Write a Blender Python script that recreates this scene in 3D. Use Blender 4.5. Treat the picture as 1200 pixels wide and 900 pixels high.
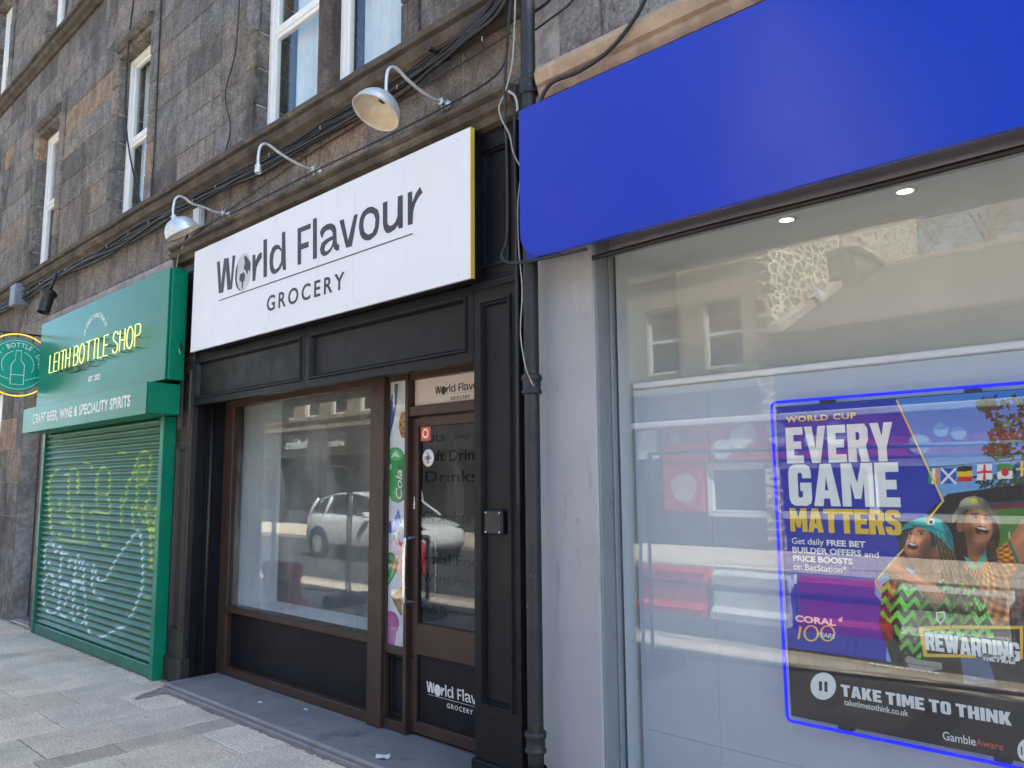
import bpy, bmesh, math, random
import numpy as np
from mathutils import Vector, Matrix
for o in list(bpy.data.objects): bpy.data.objects.remove(o)
sc = bpy.context.scene
RAD = math.radians
# ------------------------------------------------------------------ camera
FPX, YAW, PITCH, ROLL, EYE = 916.4955, RAD(43.16097), RAD(7.23022), RAD(-0.45916), 1.6
def basis():
    f = np.array([-math.sin(YAW)*math.cos(PITCH), math.cos(YAW)*math.cos(PITCH), math.sin(PITCH)])
    r = np.cross(f, [0, 0, 1]); r /= np.linalg.norm(r); u = np.cross(r, f)
    r2 = r*math.cos(ROLL)+u*math.sin(ROLL)
    return r2, np.cross(r2, f), f
CR, CU, CF = basis()
cam = bpy.data.cameras.new('camera'); camo = bpy.data.objects.new('camera', cam); sc.collection.objects.link(camo)
m3 = Matrix((CR, CU, -CF)).transposed()
camo.matrix_world = Matrix.Translation((0, 0, EYE)) @ m3.to_4x4()
cam.sensor_width = 36; cam.lens = 36*FPX/1200; cam.clip_start = .05; cam.clip_end = 1000
sc.camera = camo
# ------------------------------------------------------------------ light
SUN = Vector((.615, .245, .75)).normalized()
w = bpy.data.worlds.new('World'); sc.world = w; w.use_nodes = True
nt = w.node_tree; sky = nt.nodes.new('ShaderNodeTexSky'); sky.sky_type = 'NISHITA'; sky.sun_disc = False
sky.sun_elevation = math.asin(SUN.z); sky.sun_rotation = math.atan2(SUN.x, SUN.y)
sky.air_density = 1.0; sky.dust_density = 2.0; sky.ozone_density = 1.0
nt.links.new(sky.outputs[0], nt.nodes['Background'].inputs[0]); nt.nodes['Background'].inputs[1].default_value = .075
sl = bpy.data.lights.new('sun', 'SUN'); sl.energy = 5.0; sl.angle = RAD(.53); sl.color = (1, .93, .82)
so = bpy.data.objects.new('sun', sl); sc.collection.objects.link(so); so.location = (0, 0, 30)
so.rotation_euler = SUN.to_track_quat('Z', 'Y').to_euler()
sc.view_settings.view_transform = 'Standard'; sc.view_settings.look = 'None'
sc.view_settings.exposure = 2.68; sc.view_settings.gamma = 1
sc.view_settings.use_white_balance = True; sc.view_settings.white_balance_temperature = 5850; sc.view_settings.white_balance_tint = 2
cy = sc.cycles
cy.use_adaptive_sampling = False; cy.use_denoising = True; cy.max_bounces = 10; cy.diffuse_bounces = 4; cy.glossy_bounces = 6; cy.transmission_bounces = 6
cy.transparent_max_bounces = 16; cy.sample_clamp_indirect = 2.5; cy.caustics_reflective = False; cy.caustics_refractive = False

# ------------------------------------------------------------------ measuring: photo pixel (1200x900) -> point on a plane
def ray(u, v):
    return CR*((u-600)/FPX)+CU*((450-v)/FPX)+CF
def at(u, v, y):
    r = ray(u, v); t = y/r[1]; return (r[0]*t, y, r[2]*t+EYE)
def atg(u, v):          # pixel -> point on the pavement
    r = ray(u, v); t = -EYE/r[2]; return (r[0]*t, r[1]*t)
def proj(x, y, z):
    d0, d1, d2 = x, y, z-EYE
    a = d0*CR[0]+d1*CR[1]+d2*CR[2]; b = d0*CU[0]+d1*CU[1]+d2*CU[2]; c = d0*CF[0]+d1*CF[1]+d2*CF[2]
    return 600+FPX*a/c, 450-FPX*b/c
def s2l(c):
    c = np.asarray(c, float)
    return np.where(c <= .04045, c/12.92, ((c+.055)/1.055)**2.4)

# ------------------------------------------------------------------ materials
def nd(nt, t, **k):
    n = nt.nodes.new(t)
    for a, b in k.items(): setattr(n, a, b)
    return n
def lk(nt, a, b): nt.links.new(a, b)
def mixc(nt, fac, a, b, mode='MIX'):
    n = nd(nt, 'ShaderNodeMix', data_type='RGBA', blend_type=mode)
    for i, x in ((0, fac), (6, a), (7, b)):
        if hasattr(x, 'links'): lk(nt, x, n.inputs[i])
        else: n.inputs[i].default_value = x if i == 0 else (x[0], x[1], x[2], 1)
    return n.outputs[2]
def noise(nt, co, scale, stretch=(1, 1, 1), detail=5, rough=.6):
    mp = nd(nt, 'ShaderNodeMapping'); mp.inputs['Scale'].default_value = stretch; lk(nt, co, mp.inputs[0])
    n = nd(nt, 'ShaderNodeTexNoise'); n.inputs['Scale'].default_value = scale; n.inputs['Detail'].default_value = detail
    n.inputs['Roughness'].default_value = rough; lk(nt, mp.outputs[0], n.inputs['Vector']); return n.outputs['Fac']
def ramp(nt, fac, lo, hi, a=0., b=1.):
    n = nd(nt, 'ShaderNodeMapRange', interpolation_type='SMOOTHSTEP'); lk(nt, fac, n.inputs[0])
    for i, x in enumerate((lo, hi, a, b)): n.inputs[i+1].default_value = x
    return n.outputs[0]
def mat(name, col, rough=.5, var=.12, scale=5, stretch=(1, 1, 1), bump=0, bscale=60, bstretch=(1, 1, 1), stains=(), attr=None, metal=0, spec=.5, coat=0, rvar=.12, replace=False, bdist=.02, grain=None):
    m = bpy.data.materials.new(name); m.use_nodes = True; nt = m.node_tree; p = nt.nodes['Principled BSDF']
    co = nd(nt, 'ShaderNodeTexCoord').outputs['Object']
    n1 = ramp(nt, noise(nt, co, scale, stretch), .25, .75)
    c = mixc(nt, n1, [x*(1-var) for x in col], [x*(1+var) for x in col])
    if attr:
        a = nd(nt, 'ShaderNodeAttribute', attribute_name=attr).outputs['Color']
        if replace:
            c = a
        else:
            c = mixc(nt, 1., c, a, 'MULTIPLY')
    if grain:
        gn = ramp(nt, noise(nt, co, grain[0], ONE, 4, .75), .3, .7, 1-grain[1], 1+grain[1]); cc = nd(nt, 'ShaderNodeCombineColor'); [lk(nt, gn, cc.inputs[i]) for i in range(3)]; c = mixc(nt, 1., c, cc.outputs[0], 'MULTIPLY')
    for st in stains:      # (colour, lo, hi, scale, stretch, strength)
        f = ramp(nt, noise(nt, co, st[3], st[4], 6, .65), st[1], st[2], 0, st[5])
        c = mixc(nt, f, c, st[0])
    lk(nt, c, p.inputs['Base Color'])
    rn = ramp(nt, noise(nt, co, scale*2.3, stretch), .2, .8, max(.02, rough-rvar), min(1, rough+rvar)); lk(nt, rn, p.inputs['Roughness'])
    p.inputs['Metallic'].default_value = metal; p.inputs['Specular IOR Level'].default_value = spec; p.inputs['Coat Weight'].default_value = coat
    p.inputs['Coat Roughness'].default_value = .12
    if bump:
        b = nd(nt, 'ShaderNodeBump'); b.inputs['Strength'].default_value = bump; b.inputs['Distance'].default_value = bdist
        lk(nt, noise(nt, co, bscale, bstretch, 6), b.inputs['Height']); lk(nt, b.outputs[0], p.inputs['Normal'])
    return m
def glassmat(name, tint=(.96, .98, .97), dust_haze=.0):
    m = bpy.data.materials.new(name); m.use_nodes = True; nt = m.node_tree; nt.nodes.remove(nt.nodes['Principled BSDF'])
    out = nt.nodes['Material Output']; tr = nd(nt, 'ShaderNodeBsdfTransparent'); tr.inputs[0].default_value = (*tint, 1)
    gl = nd(nt, 'ShaderNodeBsdfGlossy'); gl.inputs['Roughness'].default_value = 0
    g = nd(nt, 'ShaderNodeNewGeometry'); ior = nd(nt, 'ShaderNodeMapRange'); lk(nt, g.outputs['Backfacing'], ior.inputs[0])
    ior.inputs[3].default_value = 1.5; ior.inputs[4].default_value = 1/1.5
    fr = nd(nt, 'ShaderNodeFresnel'); lk(nt, ior.outputs[0], fr.inputs[0])
    mx = nd(nt, 'ShaderNodeMixShader'); lk(nt, fr.outputs[0], mx.inputs[0]); lk(nt, tr.outputs[0], mx.inputs[1]); lk(nt, gl.outputs[0], mx.inputs[2])
    res = mx.outputs[0]
    if dust_haze:
        co = nd(nt, 'ShaderNodeTexCoord').outputs['Object']
        f = ramp(nt, noise(nt, co, 1.7, (1, 1, .5), 6, .7), .35, .8, 0, dust_haze)
        df = nd(nt, 'ShaderNodeBsdfDiffuse'); df.inputs[0].default_value = (.6, .62, .62, 1)
        m2 = nd(nt, 'ShaderNodeMixShader'); lk(nt, f, m2.inputs[0]); lk(nt, res, m2.inputs[1]); lk(nt, df.outputs[0], m2.inputs[2]); res = m2.outputs[0]
    lk(nt, res, out.inputs[0]); return m
def emis(name, col, s):
    m = bpy.data.materials.new(name); m.use_nodes = True; p = m.node_tree.nodes['Principled BSDF']
    p.inputs['Base Color'].default_value = (*col, 1); p.inputs['Emission Color'].default_value = (*col, 1); p.inputs['Emission Strength'].default_value = s
    return m
ONE = (1, 1, 1); DRIP = (2.2, 2.2, .22)
M = {}
M['stone'] = mat('soot_stone', (.205, .193, .183), .9, .3, 7, (1, 1, 1), .9, 26, (1, 1, 1.6), [((.05, .046, .045), .47, .7, 1.1, (1.4, 1.4, .5), .82), ((.25, .215, .18), .58, .75, 2.3, (1, 1, .45), .55), ((.04, .037, .035), .54, .7, 9, DRIP, .7), ((.32, .3, .28), .66, .74, 16, (1, 1, .6), .4)], attr='tint', spec=.2, bdist=.04, grain=(38, .38))
M['stone_pale'] = mat('tan_stone', (.36, .28, .2), .85, .2, 9, ONE, .35, 40, ONE, [((.13, .1, .08), .52, .75, 4, DRIP, .7), ((.5, .42, .33), .6, .7, 14, (1, 1, .4), .6)], spec=.2)
M['stone_moss'] = mat('grimy_moulding_stone', (.085, .072, .058), .85, .35, 6, ONE, .5, 30, ONE, [((.2, .17, .12), .55, .72, 5, (.5, 1, 1), .7), ((.03, .028, .026), .55, .7, 3, (.6, 1, 1), .8)], spec=.2)
M['mortar'] = mat('lime_mortar', (.36, .34, .32), .95, .3, 14, ONE, .4, 80, ONE, [((.06, .055, .05), .45, .65, 2.2, ONE, .5)])
M['black'] = mat('black_shopfront_paint', (.008, .0085, .012), .42, .25, 3, ONE, .12, 35, (3, 3, .5), [((.10, .085, .07), .66, .78, 3.5, (1, 1, .5), .25), ((.4, .38, .35), .765, .78, 22, (1, 1, .6), .8)], spec=.24)
M['black_worn'] = mat('worn_brown_black_paint', (.026, .021, .02), .45, .3, 4, (2, 2, .3), .2, 30, (3, 3, .5), [((.18, .13, .09), .66, .74, 9, DRIP, .7), ((.5, .47, .43), .74, .76, 16, (1, 1, .5), .9)])
M['brown'] = mat('brown_door_paint', (.056, .033, .025), .38, .16, 3, ONE, .06, 40, (4, 4, .3), [((.11, .08, .06), .6, .85, 4, (1, 1, .3), .3)], spec=.35)
M['white_sign'] = mat('white_sign_sheet', (.69, .715, .755), .38, .015, 2, ONE, 0, 20, ONE, [((.5, .5, .49), .57, .85, 3, (2.5, 2.5, .22), .45)], rvar=.06)
M['film'] = mat('dark_window_film', (.012, .012, .014), .7, .05, spec=.1)
M['ink'] = mat('dark_slate_lettering', (.03, .034, .045), .5, .05)
M['white_ink'] = mat('white_lettering', (.8, .8, .78), .5, .04)
M['yellow_edge'] = mat('yellow_sign_edge', (.70, .50, .04), .5, .1)
M['green'] = mat('green_shutter_paint', (.03, .165, .105), .34, .12, 3, ONE, .05, 40, ONE, [((.09, .13, .1), .6, .8, 2.5, (1, 1, .4), .4)])
M['green_sign'] = mat('green_sign_board', (.012, .17, .115), .24, .05, 2, ONE, .012, 3, ONE, rvar=.04, spec=.32)
M['green_bright'] = mat('emerald_side_panel', (.012, .2, .105), .34, .1, 4)
M['teal'] = mat('teal_disc', (.02, .33, .22), .4, .03)
M['black_plastic'] = mat('black_plastic', (.012, .015, .017), .45, .1)
M['cable'] = mat('black_cable_sheath', (.012, .012, .013), .5, .2)
M['white_cable'] = mat('dirty_white_cable', (.36, .34, .30), .6, .25, 12)
M['steel'] = mat('galvanised_steel', (.62, .64, .64), .36, .12, 20, ONE, .05, 60, ONE, [((.28, .24, .2), .6, .75, 14, ONE, .6)], metal=.45)
M['enamel'] = mat('cream_enamel', (.62, .56, .45), .4, .15, 18, ONE, 0, 20, ONE, [((.25, .17, .1), .6, .75, 12, ONE, .6)])
M['chrome'] = mat('brushed_steel', (.72, .72, .72), .2, .03, 30, metal=1.)
M['pipe'] = mat('old_black_pipe_paint', (.014, .014, .017), .42, .3, 6, ONE, .35, 45, ONE, [((.11, .075, .055), .6, .7, 6, (1, 1, .35), .75), ((.42, .4, .37), .655, .68, 11, (1, 1, .45), .9)])
M['blue'] = mat('blue_fascia_gloss', (.006, .034, .42), .22, .05, 1.2, ONE, .02, 2.2, ONE, spec=.33, stains=[((.035, .05, .40), .5, .85, .9, (1, 1, .6), .3)], rvar=.05)
M['grey'] = mat('grey_render_paint', (.335, .345, .362), .55, .05, 2.5, ONE, .05, 90, ONE, [((.17, .17, .19), .6, .72, 3.6, (2.2, 2.2, .4), .7), ((.42, .42, .44), .62, .7, 7, (2, 2, .3), .35), ((.15, .14, .13), .66, .7, 16, (1, 1, .5), .5)])
M['grey_frame'] = mat('grey_metal_frame', (.24, .25, .26), .42, .08, 4, ONE, .04, 50, ONE, [((.13, .11, .09), .6, .75, 9, (1, 1, .5), .55)])
M['upvc'] = mat('white_window_plastic', (.78, .78, .77), .35, .03, 4)
M['curtain'] = mat('net_curtain', (.7, .74, .78), .8, .06, 6)
M['room'] = mat('dark_room', (.5, .5, .49), .8, .15)
M['room_pale'] = mat('pale_interior_wall', (.72, .72, .71), .7, .03)
M['display_white'] = mat('white_display_board', (.93, .93, .93), .5, .02)
M['panel_white'] = mat('white_backing_board', (.47, .525, .59), .5, .02)
M['ceiling'] = mat('pale_ceiling', (.75, .76, .76), .7, .02)
M['slab'] = mat('concrete_paving', (.70, .58, .45), .85, .14, 3, ONE, .3, 90, ONE, [((.2, .18, .16), .55, .75, 1.3, ONE, .5), ((.24, .2, .165), .6, .7, 6, ONE, .45), ((.07, .065, .06), .73, .75, 13, ONE, .8)], attr='tint', spec=.25, bdist=.006, grain=(55, .3))
M['dirt'] = mat('ground_in_dirt', (.27, .23, .19), .95, .3, 14, grain=(70, .4))
M['joint'] = mat('paving_joint_dirt', (.10, .09, .08), .95, .3, 20)
M['ledge'] = mat('grey_painted_ledge', (.235, .225, .22), .6, .12, 5, ONE, .15, 50, ONE, [((.3, .28, .25), .62, .72, 7, ONE, .6), ((.06, .055, .05), .58, .7, 3, ONE, .5)])
M['tarmac'] = mat('asphalt', (.06, .06, .06), .85, .2, 30, ONE, .3, 200, ONE, [((.1, .1, .095), .5, .7, .8, ONE, .5)])
M['paint_line'] = mat('yellow_road_line', (.6, .45, .1), .7, .2)
M['far_stone'] = mat('buff_ashlar', (.34, .29, .235), .9, .22, 2.5, (1, 1, 2.2), .3, 15, ONE, [((.12, .1, .08), .5, .75, .8, (1, 1, .4), .6)], attr='tint', spec=.2)
M['slate'] = mat('slate_roof', (.045, .044, .046), .7, .25, 5, (1, 3, 3), .4, 12, (1, 3, 3))
M['far_dark'] = mat('dark_fascia', (.06, .062, .066), .5, .1)
M['red'] = mat('red_fascia', (.48, .045, .045), .45, .06)
M['red_plastic'] = mat('red_barrier_plastic', (.55, .035, .035), .5, .1)
M['white_plastic'] = mat('white_barrier_plastic', (.7, .7, .69), .5, .06)
M['car'] = mat('white_car_paint', (.86, .86, .86), .2, .01, 3, coat=1.)
M['car_glass'] = mat('dark_car_glass', (.02, .022, .025), .05, .05, 3, rvar=.02)
M['tyre'] = mat('tyre_rubber', (.02, .02, .02), .8, .1)
M['skin'] = mat('skin', (.42, .24, .16), .55, .05)
M['shirt'] = mat('cream_shirt', (.6, .57, .48), .8, .06)
M['orange'] = mat('orange_jacket', (.75, .14, .05), .8, .06)
M['jeans'] = mat('dark_trousers', (.06, .06, .075), .85, .1)
M['bark'] = mat('bark', (.09, .07, .05), .9, .2)
M['leaf'] = mat('leaves', (.055, .09, .03), .6, .35, 1.5, attr='tint')
M['printed'] = mat('printed_sheet', ONE, .45, 0, attr='print', replace=True, rvar=.03)
M['shutter_paint'] = mat('sprayed_shutter', ONE, .36, 0, attr='print', replace=True, rvar=.06, bump=.03, bscale=50)
M['gold'] = mat('gold_print', (.78, .52, .04), .45, .03)
M['pale_gold'] = mat('pale_gold_print', (.8, .6, .15), .45, .03)
M['poster_white'] = mat('white_print', (.82, .84, .82), .45, .02)
M['poster_red'] = mat('red_print', (.6, .1, .06), .45, .02)
M['led'] = emis('blue_led_tube', (.004, .004, .9), .24)
M['neon'] = emis('yellow_neon', (.85, .78, .2), .15)
M['neon_ring'] = emis('yellow_ring_tube', (.85, .62, .06), .16)
M['lamp_on'] = emis('warm_downlight', (1., .85, .55), 3.)
M['glass'] = glassmat('shop_glass', dust_haze=.21)  # dust plus an added milky haze that lifts the dim grocery window
M['glass_right'] = glassmat('wide_shop_glass', (.95, .97, .97), dust_haze=.03)
M['glass_up'] = glassmat('flat_window_glass')
M['glass_door'] = glassmat('door_glass', (.62, .64, .66), dust_haze=.03)

# ------------------------------------------------------------------ mesh building
class MB:
    def __init__(s): s.v = []; s.f = []; s.c = []; s.sm = []; s.mi = []
    def add(s, vs, fs, col=(1, 1, 1), smooth=False, mi=0):
        b = len(s.v); s.v += [tuple(map(float, x)) for x in vs]
        for f in fs: s.f.append([b+i for i in f]); s.c.append(col); s.sm.append(smooth); s.mi.append(mi)
        return s
    def box(s, x0, x1, y0, y1, z0, z1, b=0, col=(1, 1, 1), mi=0):
        x0, x1 = sorted((x0, x1)); y0, y1 = sorted((y0, y1)); z0, z1 = sorted((z0, z1))
        b = min(b, (x1-x0)*.45, (y1-y0)*.45, (z1-z0)*.45)
        X = (x0, x1); Y = (y0, y1); Z = (z0, z1)
        if b <= 0:
            vs = [(X[i], Y[j], Z[k]) for i in (0, 1) for j in (0, 1) for k in (0, 1)]
            return s.add(vs, [(0, 1, 3, 2), (4, 6, 7, 5), (0, 4, 5, 1), (2, 3, 7, 6), (0, 2, 6, 4), (1, 5, 7, 3)], col, False, mi)
        vs = []; idx = {}
        for i in (0, 1):
            for j in (0, 1):
                for k in (0, 1):
                    sx, sy, sz = (1-2*i)*b, (1-2*j)*b, (1-2*k)*b
                    for a in range(3):
                        idx[i, j, k, a] = len(vs)
                        vs.append((X[i]+(0 if a == 0 else sx), Y[j]+(0 if a == 1 else sy), Z[k]+(0 if a == 2 else sz)))
        fs = []
        for i in (0, 1):
            q = [(i, 0, 0, 0), (i, 0, 1, 0), (i, 1, 1, 0), (i, 1, 0, 0)]; fs.append([idx[t] for t in (q if i == 0 else q[::-1])])
            q = [(0, i, 0, 1), (1, i, 0, 1), (1, i, 1, 1), (0, i, 1, 1)]; fs.append([idx[t] for t in (q if i == 0 else q[::-1])])
            q = [(0, 0, i, 2), (0, 1, i, 2), (1, 1, i, 2), (1, 0, i, 2)]; fs.append([idx[t] for t in (q if i == 0 else q[::-1])])
        for p in (0, 1):
            for q in (0, 1):
                fs.append([idx[p, q, 0, 0], idx[p, q, 1, 0], idx[p, q, 1, 1], idx[p, q, 0, 1]])
                fs.append([idx[p, 0, q, 0], idx[p, 1, q, 0], idx[p, 1, q, 2], idx[p, 0, q, 2]])
                fs.append([idx[0, p, q, 1], idx[1, p, q, 1], idx[1, p, q, 2], idx[0, p, q, 2]])
        for i in (0, 1):
            for j in (0, 1):
                for k in (0, 1): fs.append([idx[i, j, k, 0], idx[i, j, k, 1], idx[i, j, k, 2]])
        return s.add(vs, fs, col, False, mi)
    def tube(s, pts, r, n=8, col=(1, 1, 1), mi=0):
        P = [Vector(p) for p in pts]; R = r if isinstance(r, (list, tuple)) else [r]*len(P)
        t0 = (P[1]-P[0]).normalized(); a = t0.orthogonal().normalized(); vs = []; fs = []
        for i, p in enumerate(P):
            t = (P[min(i+1, len(P)-1)]-P[max(i-1, 0)]).normalized()
            a = (a-t*a.dot(t)).normalized(); b = t.cross(a)
            for k in range(n):
                an = 2*math.pi*k/n; vs.append(p+(a*math.cos(an)+b*math.sin(an))*R[i])
        for i in range(len(P)-1):
            for k in range(n): fs.append((i*n+k, i*n+(k+1) % n, (i+1)*n+(k+1) % n, (i+1)*n+k))
        fs.append(tuple(range(n))[::-1]); fs.append(tuple(range((len(P)-1)*n, len(P)*n)))
        return s.add(vs, fs, col, True, mi)
    def lathe(s, prof, org, axis=(0, 0, 1), n=24, col=(1, 1, 1), mi=0, smooth=True):
        ax = Vector(axis).normalized(); a = ax.orthogonal().normalized(); b = ax.cross(a); o = Vector(org); vs = []; fs = []
        for r, h in prof:
            for k in range(n):
                an = 2*math.pi*k/n; vs.append(o+ax*h+(a*math.cos(an)+b*math.sin(an))*max(r, 1e-4))
        for i in range(len(prof)-1):
            for k in range(n): fs.append((i*n+k, i*n+(k+1) % n, (i+1)*n+(k+1) % n, (i+1)*n+k))
        return s.add(vs, fs, col, smooth, mi)
    def sweepx(s, prof, x0, x1, col=(1, 1, 1), nseg=1, jit=0, mi=0):   # closed profile (y,z) run along x
        n = len(prof); vs = []; fs = []; rg = random.Random(7)
        for i in range(nseg+1):
            x = x0+(x1-x0)*i/nseg; dy, dz = rg.uniform(-jit, jit), rg.uniform(-jit, jit)
            vs += [(x, y+dy, z+dz) for y, z in prof]
        for i in range(nseg):
            for k in range(n): fs.append((i*n+k, i*n+(k+1) % n, (i+1)*n+(k+1) % n, (i+1)*n+k))
        fs.append(tuple(range(n))[::-1]); fs.append(tuple(range(nseg*n, nseg*n+n)))
        return s.add(vs, fs, col, False, mi)
    def panel(s, x0, x1, z0, z1, y, steps, col=(1, 1, 1)):   # nested moulding rings: steps of (inset, y offset)
        vs = []; fs = []
        for ins, dy in steps:
            vs += [(x0+ins, y+dy, z0+ins), (x1-ins, y+dy, z0+ins), (x1-ins, y+dy, z1-ins), (x0+ins, y+dy, z1-ins)]
        for i in range(len(steps)-1):
            for k in range(4): fs.append((i*4+k, i*4+(k+1) % 4, (i+1)*4+(k+1) % 4, (i+1)*4+k))
        e = (len(steps)-1)*4; fs.append((e, e+1, e+2, e+3))
        return s.add(vs, fs, col)
    def frame(s, x0, x1, y0, y1, z0, z1, wd, b=.003, col=(1, 1, 1)):
        s.box(x0, x0+wd, y0, y1, z0, z1, b, col); s.box(x1-wd, x1, y0, y1, z0, z1, b, col)
        s.box(x0+wd, x1-wd, y0+.002, y1, z0, z0+wd, b, col); s.box(x0+wd, x1-wd, y0+.002, y1, z1-wd, z1, b, col); return s
    def prism(s, pts, y0, y1, col=(1, 1, 1)):                # polygon of (x,z), given thickness in y
        n = len(pts); vs = [(x, y0, z) for x, z in pts]+[(x, y1, z) for x, z in pts]
        fs = [tuple(range(n)), tuple(range(n, 2*n))[::-1]]+[(k, k+n, (k+1) % n+n, (k+1) % n) for k in range(n)]
        return s.add(vs, fs, col)
    def build(s, name, m, parent=None, fix=True):
        L = Vector(LOC.get(parent.name, (0, 0, 0))) if parent else Vector((0, 0, 0))
        me = bpy.data.meshes.new(name); me.from_pydata([tuple(Vector(v)-L) for v in s.v], [], s.f)
        for x in (m if isinstance(m, (list, tuple)) else [m]): me.materials.append(x)
        me.polygons.foreach_set('use_smooth', s.sm); me.polygons.foreach_set('material_index', s.mi)
        a = me.attributes.new('tint', 'FLOAT_COLOR', 'FACE'); a.data.foreach_set('color', [q for c in s.c for q in (*c, 1)])
        if fix:
            bm = bmesh.new(); bm.from_mesh(me); bmesh.ops.recalc_face_normals(bm, faces=bm.faces); bm.to_mesh(me); bm.free()
        if any(s.sm) and not all(s.sm): pass
        return link(name, me, parent)
LOC = {}
def link(name, me, parent=None):
    o = bpy.data.objects.new(name, me); sc.collection.objects.link(o)
    if parent: o.parent = parent; LOC[o.name] = LOC.get(parent.name, (0, 0, 0))
    else: LOC[o.name] = (0, 0, 0)
    return o
def thing(name, label, cat, loc=(0, 0, 0), group=None):
    o = bpy.data.objects.new(name, None); sc.collection.objects.link(o); o.location = loc; o.empty_display_size = .1
    o['label'] = label; o['category'] = cat; LOC[o.name] = tuple(loc)
    if group: o['group'] = group
    return o
def tag(o, label, cat, group=None):
    o['label'] = label; o['category'] = cat
    if group: o['group'] = group
    return o
def struct(o): o['kind'] = 'structure'; return o
def copy_tree(o, parent=None):
    c = o.copy(); sc.collection.objects.link(c)
    if parent: c.parent = parent
    for ch in list(o.children): copy_tree(ch, c)
    return c
def curve_mesh(cu, name):
    o = bpy.data.objects.new(name, cu); sc.collection.objects.link(o)
    dg = bpy.context.evaluated_depsgraph_get(); me = bpy.data.meshes.new_from_object(o.evaluated_get(dg))
    bpy.data.objects.remove(o); return me
def mapped(me, name, m, parent, fn):
    L = LOC.get(parent.name, (0, 0, 0)) if parent else (0, 0, 0)
    for v in me.vertices:
        p = fn(v.co); v.co = (p[0]-L[0], p[1]-L[1], p[2]-L[2])
    me.materials.clear(); me.materials.append(m)
    me.polygons.foreach_set('material_index', [0]*len(me.polygons)); return link(name, me, parent)
def text(name, body, m, parent, x0, x1, z0, z1, y, offset=0., space=1., shear=0., bend=None, mirror=False, th=.0012):
    cu = bpy.data.curves.new(name, 'FONT'); cu.body = body; cu.size = 1; cu.offset = offset; cu.space_character = space; cu.shear = shear; cu.extrude = .5
    cu.resolution_u = 4; me = curve_mesh(cu, name)
    a = np.array([v.co[:] for v in me.vertices]); lo, hi = a.min(0), a.max(0)
    def fn(c):
        u = (c[0]-lo[0])/(hi[0]-lo[0]); t = (c[1]-lo[1])/(hi[1]-lo[1])
        if mirror: u = 1-u
        if bend:
            cx, cz, r, a0, a1 = bend; an = a0+(a1-a0)*u; rr = r+(z1-z0)*t
            return (cx+rr*math.sin(an), y-(c[2]+.5)*th, cz+rr*math.cos(an))
        return (x0+(x1-x0)*u, y-(c[2]+.5)*th, z0+(z1-z0)*t)
    return mapped(me, name, m, parent, fn)
def polys(name, contours, m, parent, fn, th=.0012):        # contours in any 2D space; even-odd fill; fn maps (u,v) to (x,y,z)
    cu = bpy.data.curves.new(name, 'CURVE'); cu.dimensions = '2D'; cu.fill_mode = 'BOTH'; cu.extrude = .5
    for c in contours:
        sp = cu.splines.new('POLY'); sp.points.add(len(c)-1); sp.use_cyclic_u = True
        for p, q in zip(sp.points, c): p.co = (q[0], q[1], 0, 1)
    me = curve_mesh(cu, name)
    def f2(c):
        p = fn(c[0], c[1]); return (p[0], p[1]-(c[2]+.5)*th, p[2])
    return mapped(me, name, m, parent, f2)
def smooth_path(pts, n=6):
    P = [Vector(p) for p in pts]; out = []
    for i in range(len(P)-1):
        a, b, c, d = P[max(i-1, 0)], P[i], P[i+1], P[min(i+2, len(P)-1)]
        for k in range(n):
            t = k/n; out.append(.5*((2*b)+(c-a)*t+(2*a-5*b+4*c-d)*t*t+(3*b-a-3*c+d)*t**3))
    return out+[P[-1]]
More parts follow.
